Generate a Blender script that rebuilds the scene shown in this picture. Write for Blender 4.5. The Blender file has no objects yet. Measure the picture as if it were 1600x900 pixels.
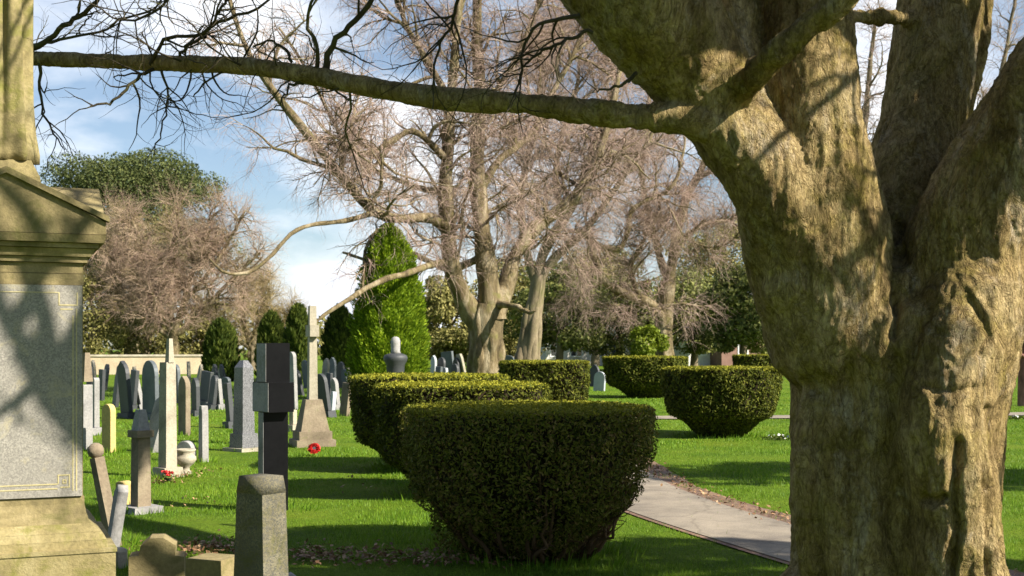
import bpy, bmesh, math, random
import numpy as np
from mathutils import Vector, Matrix, noise as mnoise

C = bpy.context.scene.collection
R = math.radians
F, H, V0 = 1900.0, 1.6, 545.0          # focal length in photo pixels, eye height, horizon row
SUN_EL, SUN_AZ = 37.0, 25.0             # azimuth: degrees from +X towards the camera


def P(u, v, d):
    return np.array([(u - 800.0) / F * d, d, H + (V0 - v) / F * d])


def gd(v):
    return H * F / (v - V0)


# ------------------------------------------------------------------ objects
def tag(o, label=None, cat=None, group=None, kind=None):
    if label: o['label'] = label
    if cat: o['category'] = cat
    if group: o['group'] = group
    if kind: o['kind'] = kind
    return o


def empty(name, loc, label, cat, group=None, rz=0.0):
    o = bpy.data.objects.new(name, None)
    o.empty_display_size = 0.2
    C.objects.link(o)
    o.location = loc
    o.rotation_euler = (0, 0, rz)
    return tag(o, label, cat, group)


def link(name, me, mat, parent=None):
    o = bpy.data.objects.new(name, me)
    C.objects.link(o)
    if mat is not None:
        for m in (mat if isinstance(mat, (list, tuple)) else [mat]):
            me.materials.append(m)
    if parent is not None:
        o.parent = parent
    return o


def np_mesh(name, V, Fc, smooth=False, mats=None):
    """V (n,3); Fc: an (m,k) array or a list of such arrays."""
    if not isinstance(Fc, (list, tuple)): Fc = [Fc]
    Fc = [f for f in Fc if len(f)]
    me = bpy.data.meshes.new(name)
    V = np.ascontiguousarray(V, dtype=np.float32)
    me.vertices.add(len(V))
    me.vertices.foreach_set('co', V.ravel())
    loops = np.concatenate([f.ravel() for f in Fc]).astype(np.int32)
    sizes = np.concatenate([np.full(len(f), f.shape[1]) for f in Fc]).astype(np.int32)
    starts = np.concatenate([[0], np.cumsum(sizes)[:-1]]).astype(np.int32)
    me.loops.add(len(loops))
    me.loops.foreach_set('vertex_index', loops)
    me.polygons.add(len(sizes))
    me.polygons.foreach_set('loop_start', starts)
    me.polygons.foreach_set('use_smooth', np.full(len(sizes), smooth))
    if mats is not None:
        me.polygons.foreach_set('material_index', np.asarray(mats, dtype=np.int32))
    me.update(calc_edges=True)
    return me


class Geo:
    """Collects vertices and faces (quads and triangles) for one mesh."""
    def __init__(self): self.v, self.f, self.n, self.m = [], [], 0, []
    def add(self, V, Fc, m=0):
        V = np.asarray(V, float).reshape(-1, 3); Fc = np.asarray(Fc, int)
        self.v.append(V); self.f.append(Fc + self.n); self.n += len(V)
        self.m.append(np.full(len(Fc), m))
        return self
    def build(self, name, mat, parent=None, smooth=False):
        me = np_mesh(name, np.concatenate(self.v), self.f, smooth, np.concatenate(self.m))
        return link(name, me, mat, parent)


def bm_link(name, bm, mat, parent=None, smooth=False, bevel=0.0, segs=2):
    if bevel > 0:
        bmesh.ops.bevel(bm, geom=[e for e in bm.edges if len(e.link_faces) == 2 and e.calc_face_angle(0) > 0.45],
                        offset=bevel, segments=segs, affect='EDGES', profile=0.6)
    bmesh.ops.recalc_face_normals(bm, faces=bm.faces)
    me = bpy.data.meshes.new(name)
    bm.to_mesh(me); bm.free()
    if smooth:
        me.polygons.foreach_set('use_smooth', np.ones(len(me.polygons), bool))
    return link(name, me, mat, parent)


def box(bm, x0, x1, y0, y1, z0, z1, tx=0.0, ty=0.0):
    """box whose top is drawn in by tx, ty on every side"""
    vs = [bm.verts.new(p) for p in ((x0, y0, z0), (x1, y0, z0), (x1, y1, z0), (x0, y1, z0),
          (x0 + tx, y0 + ty, z1), (x1 - tx, y0 + ty, z1), (x1 - tx, y1 - ty, z1), (x0 + tx, y1 - ty, z1))]
    for f in ((3, 2, 1, 0), (4, 5, 6, 7), (0, 1, 5, 4), (1, 2, 6, 5), (2, 3, 7, 6), (3, 0, 4, 7)):
        bm.faces.new([vs[i] for i in f])


def prism(bm, pts, y0, y1):
    """outline pts (x, z) pushed along y"""
    a = [bm.verts.new((x, y0, z)) for x, z in pts]
    b = [bm.verts.new((x, y1, z)) for x, z in pts]
    bm.faces.new(a[::-1]) if False else bm.faces.new(a)
    bm.faces.new(b[::-1])
    n = len(pts)
    for i in range(n):
        j = (i + 1) % n
        bm.faces.new((a[j], a[i], b[i], b[j]))


def lathe(bm, prof, n=24, cx=0.0, cy=0.0, fold=None):
    rings = []
    for k, (r, z) in enumerate(prof):
        ring = []
        for i in range(n):
            a = 2 * math.pi * i / n
            rr = r * (fold(a, k / (len(prof) - 1)) if fold else 1.0)
            ring.append(bm.verts.new((cx + rr * math.cos(a), cy + rr * math.sin(a), z)))
        rings.append(ring)
    for A, B in zip(rings[:-1], rings[1:]):
        for i in range(n):
            j = (i + 1) % n
            bm.faces.new((A[i], A[j], B[j], B[i]))
    bm.faces.new(rings[0][::-1]); bm.faces.new(rings[-1])


# ------------------------------------------------------------------ materials
def nodes_of(name):
    m = bpy.data.materials.new(name); m.use_nodes = True
    nt = m.node_tree
    return m, nt, nt.nodes, nt.nodes['Principled BSDF']


def ramp(N, cols, lo=0.3, hi=0.7):
    r = N.new('ShaderNodeValToRGB')
    el = r.color_ramp.elements
    n = len(cols)
    while len(el) < n: el.new(0.5)
    for i, c in enumerate(cols):
        el[i].position = lo + (hi - lo) * i / (n - 1)
        el[i].color = (*c, 1)
    return r


def noise_tex(N, L, vec, scale, detail=5, rough=0.6, dist=0.0):
    t = N.new('ShaderNodeTexNoise')
    t.inputs['Scale'].default_value = scale
    t.inputs['Detail'].default_value = detail
    t.inputs['Roughness'].default_value = rough
    t.inputs['Distortion'].default_value = dist
    L.new(vec, t.inputs['Vector'])
    return t


def mixc(N, L, fac, a, b):
    m = N.new('ShaderNodeMix'); m.data_type = 'RGBA'
    if isinstance(fac, (int, float)): m.inputs[0].default_value = fac
    else: L.new(fac, m.inputs[0])
    for s, x in ((6, a), (7, b)):
        if isinstance(x, tuple): m.inputs[s].default_value = (*x, 1)
        else: L.new(x, m.inputs[s])
    return m.outputs[2]


def stone_mat(name, cols, scale=9.0, rough=0.85, bump=0.25, lichen=None, lich_amt=(0.56, 0.68), speck=None, spec=0.3):
    m, nt, N, B = nodes_of(name); L = nt.links
    tc = N.new('ShaderNodeTexCoord').outputs['Object']
    n1 = noise_tex(N, L, tc, scale * 0.35, 6, 0.65, 0.4)
    n2 = noise_tex(N, L, tc, scale * 6, 4, 0.7)
    col = ramp(N, cols, 0.28, 0.72); L.new(n1.outputs['Fac'], col.inputs[0])
    g = ramp(N, [(0.55, 0.55, 0.55), (1, 1, 1)], 0.3, 0.62); L.new(n2.outputs['Fac'], g.inputs[0])
    mul = N.new('ShaderNodeMix'); mul.data_type = 'RGBA'; mul.blend_type = 'MULTIPLY'; mul.inputs[0].default_value = 0.6
    L.new(col.outputs[0], mul.inputs[6]); L.new(g.outputs[0], mul.inputs[7])
    out = mul.outputs[2]
    if speck:
        v = N.new('ShaderNodeTexVoronoi'); v.inputs['Scale'].default_value = 130; L.new(tc, v.inputs['Vector'])
        bw = N.new('ShaderNodeRGBToBW'); L.new(v.outputs['Color'], bw.inputs[0])
        r3 = ramp(N, [(0, 0, 0), (1, 1, 1)], 0.3, 0.75); L.new(bw.outputs[0], r3.inputs[0])
        out = mixc(N, L, r3.outputs[0], out, speck)
    if lichen:
        n3 = noise_tex(N, L, tc, scale * 0.6, 7, 0.7, 0.6)
        r2 = ramp(N, [(0, 0, 0), (1, 1, 1)], *lich_amt); L.new(n3.outputs['Fac'], r2.inputs[0])
        out = mixc(N, L, r2.outputs[0], out, lichen)
    L.new(out, B.inputs['Base Color'])
    B.inputs['Roughness'].default_value = rough
    B.inputs['Specular IOR Level'].default_value = spec
    if bump:
        b = N.new('ShaderNodeBump'); b.inputs['Strength'].default_value = bump; b.inputs['Distance'].default_value = 0.02
        L.new(n2.outputs['Fac'], b.inputs['Height']); L.new(b.outputs[0], B.inputs['Normal'])
    return m


def leaf_mat(name, cols, trans=0.3, scale=1.2, rough=0.6, tcol=None, spec=0.3, islands=0.6):
    """leaf colours vary leaf by leaf and in soft patches over the plant"""
    m, nt, N, B = nodes_of(name); L = nt.links
    geo = N.new('ShaderNodeNewGeometry')
    tc = N.new('ShaderNodeTexCoord').outputs['Object']
    n1 = noise_tex(N, L, tc, scale, 4, 0.6)
    mm = N.new('ShaderNodeMix'); mm.data_type = 'FLOAT'; mm.inputs[0].default_value = islands
    L.new(n1.outputs['Fac'], mm.inputs[2]); L.new(geo.outputs['Random Per Island'], mm.inputs[3])
    col = ramp(N, cols, 0.15, 0.85); L.new(mm.outputs[0], col.inputs[0])
    L.new(col.outputs[0], B.inputs['Base Color'])
    B.inputs['Roughness'].default_value = rough
    B.inputs['Specular IOR Level'].default_value = spec
    if trans > 0:
        T = N.new('ShaderNodeBsdfTranslucent')
        if tcol: T.inputs[0].default_value = (*tcol, 1)
        else: L.new(col.outputs[0], T.inputs[0])
        mx = N.new('ShaderNodeMixShader'); mx.inputs[0].default_value = trans
        L.new(B.outputs[0], mx.inputs[1]); L.new(T.outputs[0], mx.inputs[2])
        L.new(mx.outputs[0], N['Material Output'].inputs[0])
    return m


def bark_mat(name, cols, moss=None, scale=6.0, bump=0.5, stretch=0.25, moss_r=(0.5, 0.66), dist=0.03):
    m, nt, N, B = nodes_of(name); L = nt.links
    tc = N.new('ShaderNodeTexCoord').outputs['Object']
    mp = N.new('ShaderNodeMapping'); mp.inputs['Scale'].default_value = (1, 1, stretch); L.new(tc, mp.inputs[0])
    n1 = noise_tex(N, L, mp.outputs[0], scale * 0.5, 6, 0.62, 0.5)
    n2 = noise_tex(N, L, mp.outputs[0], scale * 4, 6, 0.7, 0.8)
    col = ramp(N, cols, 0.3, 0.7); L.new(n1.outputs['Fac'], col.inputs[0])
    g = ramp(N, [(0.5, 0.5, 0.5), (1, 1, 1)], 0.32, 0.58); L.new(n2.outputs['Fac'], g.inputs[0])
    mul = N.new('ShaderNodeMix'); mul.data_type = 'RGBA'; mul.blend_type = 'MULTIPLY'; mul.inputs[0].default_value = 0.75
    L.new(col.outputs[0], mul.inputs[6]); L.new(g.outputs[0], mul.inputs[7])
    out = mul.outputs[2]
    if moss:
        n3 = noise_tex(N, L, tc, scale * 0.33, 6, 0.66, 0.3)
        r2 = ramp(N, [(0, 0, 0), (1, 1, 1)], *moss_r); L.new(n3.outputs['Fac'], r2.inputs[0])
        out = mixc(N, L, r2.outputs[0], out, moss)
    L.new(out, B.inputs['Base Color'])
    B.inputs['Roughness'].default_value = 0.9
    B.inputs['Specular IOR Level'].default_value = 0.2
    b = N.new('ShaderNodeBump'); b.inputs['Strength'].default_value = bump; b.inputs['Distance'].default_value = dist
    L.new(n2.outputs['Fac'], b.inputs['Height']); L.new(b.outputs[0], B.inputs['Normal'])
    return m


M = {}
def big_bark():
    m, nt, N, B = nodes_of('big_bark_weathered'); L = nt.links
    tc = N.new('ShaderNodeTexCoord').outputs['Object']
    mp = N.new('ShaderNodeMapping'); mp.inputs['Scale'].default_value = (1, 1, .42); L.new(tc, mp.inputs[0])
    a = noise_tex(N, L, mp.outputs[0], 3.2, 8, .68, .6); b = noise_tex(N, L, mp.outputs[0], 38, 6, .72, 1.2)
    c = noise_tex(N, L, mp.outputs[0], 4.5, 10, .74, .5); d = noise_tex(N, L, tc, 3.6, 10, .76, .8); e = noise_tex(N, L, tc, 14, 6, .75, .4)
    col = ramp(N, [(.16, .105, .045), (.46, .335, .15), (.68, .53, .29)], .3, .66); L.new(a.outputs['Fac'], col.inputs[0])
    pale = ramp(N, [(0, 0, 0), (1, 1, 1)], .54, .64); L.new(c.outputs['Fac'], pale.inputs[0])
    out = mixc(N, L, pale.outputs[0], col.outputs[0], (.60, .49, .34))
    moss = ramp(N, [(0, 0, 0), (1, 1, 1)], .48, .70); L.new(d.outputs['Fac'], moss.inputs[0])
    out = mixc(N, L, moss.outputs[0], out, (.33, .265, .06))
    for t, lo, hi, f in ((b, .34, .58, .7), (e, .34, .6, .6)):
        g = ramp(N, [(.42, .40, .36), (1, 1, 1)], lo, hi); L.new(t.outputs['Fac'], g.inputs[0])
        mul = N.new('ShaderNodeMix'); mul.data_type = 'RGBA'; mul.blend_type = 'MULTIPLY'; mul.inputs[0].default_value = f
        L.new(out, mul.inputs[6]); L.new(g.outputs[0], mul.inputs[7]); out = mul.outputs[2]
    lines = []
    for sc_, wd, dst in ((7.0, .035, 1.6), (17.0, .05, 1.2)):
        t = noise_tex(N, L, mp.outputs[0], sc_, 4, .6, dst)
        s1 = N.new('ShaderNodeMath'); s1.operation = 'SUBTRACT'; s1.inputs[1].default_value = .5; L.new(t.outputs['Fac'], s1.inputs[0])
        s2 = N.new('ShaderNodeMath'); s2.operation = 'ABSOLUTE'; L.new(s1.outputs[0], s2.inputs[0])
        r_ = ramp(N, [(0, 0, 0), (1, 1, 1)], 0.0, wd); L.new(s2.outputs[0], r_.inputs[0]); lines.append(r_.outputs[0])
        r2 = ramp(N, [(.30, .26, .20), (1, 1, 1)], 0.0, wd); L.new(s2.outputs[0], r2.inputs[0])
        mul = N.new('ShaderNodeMix'); mul.data_type = 'RGBA'; mul.blend_type = 'MULTIPLY'; mul.inputs[0].default_value = .42
        L.new(out, mul.inputs[6]); L.new(r2.outputs[0], mul.inputs[7]); out = mul.outputs[2]
    L.new(out, B.inputs['Base Color']); B.inputs['Roughness'].default_value = .92; B.inputs['Specular IOR Level'].default_value = .12
    bp = N.new('ShaderNodeBump'); bp.inputs['Strength'].default_value = 1.0; bp.inputs['Distance'].default_value = .035
    ad = N.new('ShaderNodeMath'); ad.operation = 'MULTIPLY_ADD'; ad.inputs[1].default_value = .22; L.new(lines[0], ad.inputs[0]); L.new(b.outputs['Fac'], ad.inputs[2])
    a2 = N.new('ShaderNodeMath'); a2.operation = 'MULTIPLY_ADD'; a2.inputs[1].default_value = .14; L.new(lines[1], a2.inputs[0]); L.new(ad.outputs[0], a2.inputs[2])
    L.new(a2.outputs[0], bp.inputs['Height']); L.new(bp.outputs[0], B.inputs['Normal'])
    return m


M['big_bark'] = big_bark()
M['dark_twig'] = bark_mat('dark_twig', [(0.035, 0.028, 0.018), (0.075, 0.06, 0.035)], (0.09, 0.09, 0.025), 5, 0.2)
M['pale_bark'] = bark_mat('pale_bark', [(0.06, 0.045, 0.026), (0.21, 0.16, 0.085), (0.46, 0.385, 0.26)], (0.16, 0.145, 0.05), 5.0, 0.9, 0.3, (0.54, 0.68), 0.08)
M['grey_bark'] = bark_mat('grey_bark', [(0.10, 0.08, 0.05), (0.22, 0.175, 0.11), (0.30, 0.25, 0.17)], (0.15, 0.14, 0.06), 2.0, 0.5, 0.5)
M['red_bark'] = bark_mat('red_bark', [(0.10, 0.05, 0.035), (0.30, 0.15, 0.12), (0.4, 0.24, 0.2)], None, 3.0, 0.5, 0.5)
M['pink_twig'] = leaf_mat('pink_twig', [(0.21, 0.14, 0.12), (0.38, 0.27, 0.225), (0.47, 0.36, 0.28)], 0, 0.5, 0.8)
M['purple_twig'] = leaf_mat('purple_twig', [(0.29, 0.195, 0.15), (0.43, 0.305, 0.235), (0.50, 0.38, 0.26)], 0, 0.35, 0.8)
M['tan_twig'] = leaf_mat('tan_twig', [(0.19, 0.14, 0.065), (0.35, 0.27, 0.125), (0.45, 0.36, 0.18)], 0, 0.35, 0.8)
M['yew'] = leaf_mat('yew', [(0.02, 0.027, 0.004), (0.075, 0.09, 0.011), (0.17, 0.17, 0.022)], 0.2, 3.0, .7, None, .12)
M['yew_front'] = leaf_mat('yew_front', [(0.016, 0.024, 0.004), (0.07, 0.09, 0.011), (0.20, 0.21, 0.03), (0.15, 0.14, 0.03), (0.30, 0.19, 0.08)], 0.15, 3.0, .7, None, .15)
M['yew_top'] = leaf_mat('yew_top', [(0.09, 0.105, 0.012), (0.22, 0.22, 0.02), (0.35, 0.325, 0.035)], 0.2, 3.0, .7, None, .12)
M['gold_yew'] = leaf_mat('gold_yew', [(0.05, 0.10, 0.008), (0.17, 0.26, 0.014), (0.35, 0.44, 0.028)], 0.3, 2.2, .7, None, .12)
M['dark_yew'] = leaf_mat('dark_yew', [(0.02, 0.036, 0.007), (0.07, 0.10, 0.018), (0.15, 0.18, 0.03)], 0.2, 1.0, .7, None, .12)
M['holly'] = leaf_mat('holly', [(0.045, 0.06, 0.014), (0.14, 0.16, 0.036), (0.30, 0.30, 0.09)], 0.25, 0.4, 0.6, None, 0.2)
M['olive'] = leaf_mat('olive', [(0.09, 0.09, 0.026), (0.21, 0.195, 0.06), (0.36, 0.32, 0.115)], 0.25, 0.4, .7, None, .15)
M['oak'] = leaf_mat('oak', [(0.025, 0.04, 0.016), (0.075, 0.095, 0.03), (0.16, 0.175, 0.055)], 0.25, 0.18, .7, None, .15)
M['lime_bush'] = leaf_mat('lime_bush', [(0.10, 0.15, 0.01), (0.22, 0.26, 0.015)], 0.3, 1.0)
M['grass'] = leaf_mat('grass', [(0.045, 0.125, 0.006), (0.135, 0.255, 0.012), (0.27, 0.37, 0.035)], 0.35, 1.3, 0.55, None, 0.3, 0.42)
M['dead_leaf'] = leaf_mat('dead_leaf', [(0.09, 0.045, 0.02), (0.22, 0.12, 0.06), (0.42, 0.27, 0.14)], 0.1, 2.0)
M['sand'] = stone_mat('sand', [(0.12, 0.098, 0.048), (0.25, 0.20, 0.095), (0.38, 0.31, 0.165)], 7, 0.9, 0.3, (0.13, 0.12, 0.04), (0.5, 0.66))
M['granite'] = stone_mat('granite', [(0.28, 0.26, 0.228), (0.37, 0.345, 0.30)], 12, 0.6, 0.12, (0.40, 0.35, 0.22), (0.55, 0.75), (0.20, 0.185, 0.165), 0.25)
M['gilt'] = stone_mat('gilt', [(0.42, 0.36, 0.18), (0.55, 0.48, 0.28)], 12, 0.7, 0.1)
M['black_granite'] = stone_mat('black_granite', [(0.004, 0.004, 0.005), (0.008, 0.008, 0.009)], 10, 0.3, 0.0, None, (0, 1), None, 0.12)
M['slate'] = stone_mat('slate', [(0.024, 0.027, 0.030), (0.058, 0.062, 0.066)], 5, 0.6, 0.15, (0.10, 0.12, 0.08), (0.6, 0.75), None, 0.5)
M['blue_slate'] = stone_mat('blue_slate', [(0.055, 0.068, 0.078), (0.12, 0.14, 0.15)], 5, 0.6, 0.15, (0.16, 0.18, 0.14), (0.6, 0.75), None, 0.5)
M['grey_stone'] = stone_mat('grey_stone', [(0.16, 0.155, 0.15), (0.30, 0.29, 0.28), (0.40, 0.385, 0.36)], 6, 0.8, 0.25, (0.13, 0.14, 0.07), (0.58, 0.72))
M['brown_stone'] = stone_mat('brown_stone', [(0.12, 0.095, 0.065), (0.24, 0.19, 0.13), (0.33, 0.28, 0.19)], 6, 0.9, 0.3, (0.14, 0.145, 0.06), (0.56, 0.7))
M['pale_stone'] = stone_mat('pale_stone', [(0.22, 0.19, 0.14), (0.37, 0.33, 0.25), (0.48, 0.44, 0.34)], 6, 0.85, 0.25, (0.26, 0.25, 0.12), (0.57, 0.7))
M['gold_stone'] = stone_mat('gold_stone', [(0.44, 0.33, 0.12), (0.58, 0.45, 0.18)], 5, 0.85, 0.15)
M['moss_stone'] = stone_mat('moss_stone', [(0.09, 0.078, 0.045), (0.17, 0.15, 0.095), (0.27, 0.245, 0.18)], 9, 0.9, 0.5, (0.10, 0.095, 0.03), (0.52, 0.66), (0.09, 0.085, 0.07))
M['white_stone'] = stone_mat('white_stone', [(0.34, 0.38, 0.42), (0.5, 0.52, 0.54)], 6, 0.6, 0.1)
M['red'] = stone_mat('red', [(0.45, 0.012, 0.012), (0.65, 0.04, 0.03)], 20, 0.5, 0.0)
M['white_plastic'] = stone_mat('white_plastic', [(0.7, 0.7, 0.66), (0.8, 0.8, 0.77)], 20, 0.5, 0.0)
M['render_white'] = stone_mat('render_white', [(0.52, 0.49, 0.43), (0.68, 0.65, 0.58)], 1.2, 0.9, 0.1)
M['render_cream'] = stone_mat('render_cream', [(0.42, 0.33, 0.22), (0.60, 0.49, 0.34)], 2.0, 0.9, 0.4)
M['brick'] = stone_mat('brick', [(0.16, 0.09, 0.07), (0.26, 0.16, 0.12)], 3, 0.9, 0.2)
M['roof'] = stone_mat('roof', [(0.10, 0.10, 0.11), (0.18, 0.17, 0.17)], 3, 0.8, 0.2)
M['glass'] = stone_mat('glass', [(0.02, 0.025, 0.03), (0.04, 0.045, 0.05)], 2, 0.08, 0.0, None, (0, 1), None, 0.6)
M['paint_frame'] = stone_mat('paint_frame', [(0.7, 0.7, 0.68), (0.78, 0.78, 0.76)], 6, 0.5, 0.0)


def ground_mat():
    m, nt, N, B = nodes_of('lawn_soil'); L = nt.links
    tc = N.new('ShaderNodeTexCoord').outputs['Object']
    n1 = noise_tex(N, L, tc, 0.7, 6, 0.65)
    n2 = noise_tex(N, L, tc, 26, 5, 0.75)
    c = ramp(N, [(0.06, 0.12, 0.007), (0.115, 0.19, 0.010), (0.16, 0.22, 0.016)], 0.3, 0.7); L.new(n1.outputs['Fac'], c.inputs[0])
    g = ramp(N, [(0.4, 0.4, 0.4), (1, 1, 1)], 0.3, 0.65); L.new(n2.outputs['Fac'], g.inputs[0])
    mul = N.new('ShaderNodeMix'); mul.data_type = 'RGBA'; mul.blend_type = 'MULTIPLY'; mul.inputs[0].default_value = 0.9
    L.new(c.outputs[0], mul.inputs[6]); L.new(g.outputs[0], mul.inputs[7])
    L.new(mul.outputs[2], B.inputs['Base Color'])
    B.inputs['Roughness'].default_value = 0.95; B.inputs['Specular IOR Level'].default_value = 0.1
    b = N.new('ShaderNodeBump'); b.inputs['Strength'].default_value = 0.8; b.inputs['Distance'].default_value = 0.05
    L.new(n2.outputs['Fac'], b.inputs['Height']); L.new(b.outputs[0], B.inputs['Normal'])
    return m


def path_mat(name, cols, sc=40):
    m, nt, N, B = nodes_of(name); L = nt.links
    tc = N.new('ShaderNodeTexCoord').outputs['Object']
    n1 = noise_tex(N, L, tc, 1.3, 6, 0.65); n2 = noise_tex(N, L, tc, sc, 5, 0.8)
    c = ramp(N, cols, 0.3, 0.7); L.new(n1.outputs['Fac'], c.inputs[0])
    g = ramp(N, [(0.5, 0.5, 0.5), (1, 1, 1)], 0.35, 0.6); L.new(n2.outputs['Fac'], g.inputs[0])
    mul = N.new('ShaderNodeMix'); mul.data_type = 'RGBA'; mul.blend_type = 'MULTIPLY'; mul.inputs[0].default_value = 0.7
    L.new(c.outputs[0], mul.inputs[6]); L.new(g.outputs[0], mul.inputs[7])
    nd = noise_tex(N, L, tc, 2.5, 4, 0.6)
    mv = N.new('ShaderNodeMix'); mv.data_type = 'RGBA'; mv.inputs[0].default_value = 0.22; L.new(tc, mv.inputs[6]); L.new(nd.outputs['Color'], mv.inputs[7])
    vo = N.new('ShaderNodeTexVoronoi'); vo.feature = 'DISTANCE_TO_EDGE'; vo.inputs['Scale'].default_value = 1.1; L.new(mv.outputs[2], vo.inputs['Vector'])
    cr = ramp(N, [(.35, .32, .28), (1, 1, 1)], 0.004, 0.018); L.new(vo.outputs['Distance'], cr.inputs[0])
    st = noise_tex(N, L, tc, 4.0, 8, 0.75, 0.6); sr = ramp(N, [(.55, .52, .48), (1, 1, 1)], 0.36, 0.52); L.new(st.outputs['Fac'], sr.inputs[0])
    last = mul.outputs[2]
    for q in (cr, sr):
        m2 = N.new('ShaderNodeMix'); m2.data_type = 'RGBA'; m2.blend_type = 'MULTIPLY'; m2.inputs[0].default_value = 0.35
        L.new(last, m2.inputs[6]); L.new(q.outputs[0], m2.inputs[7]); last = m2.outputs[2]
    L.new(last, B.inputs['Base Color']); B.inputs['Roughness'].default_value = 0.9
    b = N.new('ShaderNodeBump'); b.inputs['Strength'].default_value = 0.4; b.inputs['Distance'].default_value = 0.01
    L.new(n2.outputs['Fac'], b.inputs['Height']); L.new(b.outputs[0], B.inputs['Normal'])
    return m


# ------------------------------------------------------------------ branch tools
def unit(a):
    return a / np.maximum(np.linalg.norm(a, axis=-1, keepdims=True), 1e-9)


def resample(pts, rads, n):
    """Catmull-Rom through pts, n points, even in parameter length"""
    p = np.asarray(pts, float); r = np.asarray(rads, float)
    seg = np.linalg.norm(np.diff(p, axis=0), axis=1); s = np.concatenate([[0], np.cumsum(seg)])
    q = np.linspace(0, s[-1], n)
    i = np.clip(np.searchsorted(s, q, 'right') - 1, 0, len(p) - 2)
    t = ((q - s[i]) / np.maximum(seg[i], 1e-9))[:, None]
    p0 = p[np.maximum(i - 1, 0)]; p1 = p[i]; p2 = p[i + 1]; p3 = p[np.minimum(i + 2, len(p) - 1)]
    out = 0.5 * (2 * p1 + (p2 - p0) * t + (2 * p0 - 5 * p1 + 4 * p2 - p3) * t ** 2 + (3 * p1 - p0 - 3 * p2 + p3) * t ** 3)
    return out, r[i] + (r[i + 1] - r[i]) * t[:, 0]


def limb(pts, n=24):
    """pts: (u, v, distance, half width in photo pixels)"""
    return resample([P(u, v, d) for u, v, d, w in pts], [w * d / F for u, v, d, w in pts], n)


def tubes(geo, PP, RR, k, m=0):
    """PP (N,n,3), RR (N,n): N tubes of k sides"""
    N, n, _ = PP.shape
    T = np.empty_like(PP)
    T[:, 1:-1] = PP[:, 2:] - PP[:, :-2]; T[:, 0] = PP[:, 1] - PP[:, 0]; T[:, -1] = PP[:, -1] - PP[:, -2]
    T = unit(T)
    ref = np.zeros((N, 3)); avg = unit(T.mean(1)); ax = np.argmin(np.abs(avg), axis=1); ref[np.arange(N), ax] = 1
    ref = ref[:, None, :]
    A = unit(np.cross(T, np.broadcast_to(ref, T.shape))); Bv = np.cross(T, A)
    ang = np.arange(k) * 2 * np.pi / k
    ring = PP[:, :, None, :] + RR[:, :, None, None] * (A[:, :, None, :] * np.cos(ang)[None, None, :, None] + Bv[:, :, None, :] * np.sin(ang)[None, None, :, None])
    V = ring.reshape(-1, 3)
    base = (np.arange(N) * n * k)[:, None, None] + (np.arange(n - 1) * k)[None, :, None]
    j = np.arange(k)[None, None, :]; j2 = (np.arange(k) + 1)[None, None, :] % k
    Fq = np.stack([base + j, base + j2, base + k + j2, base + k + j], -1).reshape(-1, 4)
    geo.add(V, Fq, m)


def sprout(rng, PP, RR, count, length, ang=55, angsd=15, rad=0.02, nseg=6, wig=0.25, grav=0.0, tmin=0.2, tip=0.25, rmax=0.7, tmax=1.0, shorten=0.45):
    N, n, _ = PP.shape
    ln = np.linalg.norm(np.diff(PP, axis=1), axis=2).sum(1)
    idx = rng.choice(N, count, p=ln / ln.sum())
    t = rng.uniform(tmin, tmax, count)
    f = t * (n - 1); i = np.minimum(f.astype(int), n - 2); fr = (f - i)
    a = PP[idx, i]; b = PP[idx, i + 1]
    start = a + (b - a) * fr[:, None]
    r0 = RR[idx, i] * (1 - fr) + RR[idx, i + 1] * fr
    tang = unit(b - a)
    rv = rng.normal(size=(count, 3)); perp = unit(rv - (rv * tang).sum(1, keepdims=True) * tang)
    an = np.radians(rng.normal(ang, angsd, count))[:, None]
    d = tang * np.cos(an) + perp * np.sin(an)
    L = length * rng.uniform(0.45, 1.25, count) * (1 - shorten * t)
    pts = [start]; cur = start
    curl = rng.normal(size=(count, 3)) * wig * 0.6
    for s in range(nseg):
        d = unit(d + curl + rng.normal(size=(count, 3)) * wig + np.array([0, 0, grav])[None])
        cur = cur + d * (L / nseg)[:, None]
        pts.append(cur)
    out = np.stack(pts, 1)
    rb = np.minimum(rad * rng.uniform(0.7, 1.3, count), r0 * rmax)
    tap = np.linspace(1, tip, nseg + 1)
    return out, rb[:, None] * tap[None]


def cards(geo, cen, nrm, size, rng, m=0, aspect=0.5, flop=0.6):
    """kite-shaped leaves: centre, rough facing, length"""
    n = len(cen)
    nn = unit(nrm + rng.normal(size=(n, 3)) * flop)
    rv = rng.normal(size=(n, 3)); a = unit(np.cross(nn, rv)); b = np.cross(nn, a)
    s = (size * rng.uniform(0.6, 1.3, n))[:, None]
    V = np.stack([cen - a * s * 0.5, cen + b * s * aspect * 0.5 + nn * s * 0.05, cen + a * s * 0.5, cen - b * s * aspect * 0.5 + nn * s * 0.05], 1).reshape(-1, 3)
    geo.add(V, np.arange(n * 4).reshape(n, 4), m)


def fbm(p, s, o=3):
    return np.array([mnoise.fractal(Vector(q) * s, 1.0, 2.0, o, noise_basis='PERLIN_ORIGINAL') for q in p])


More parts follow.
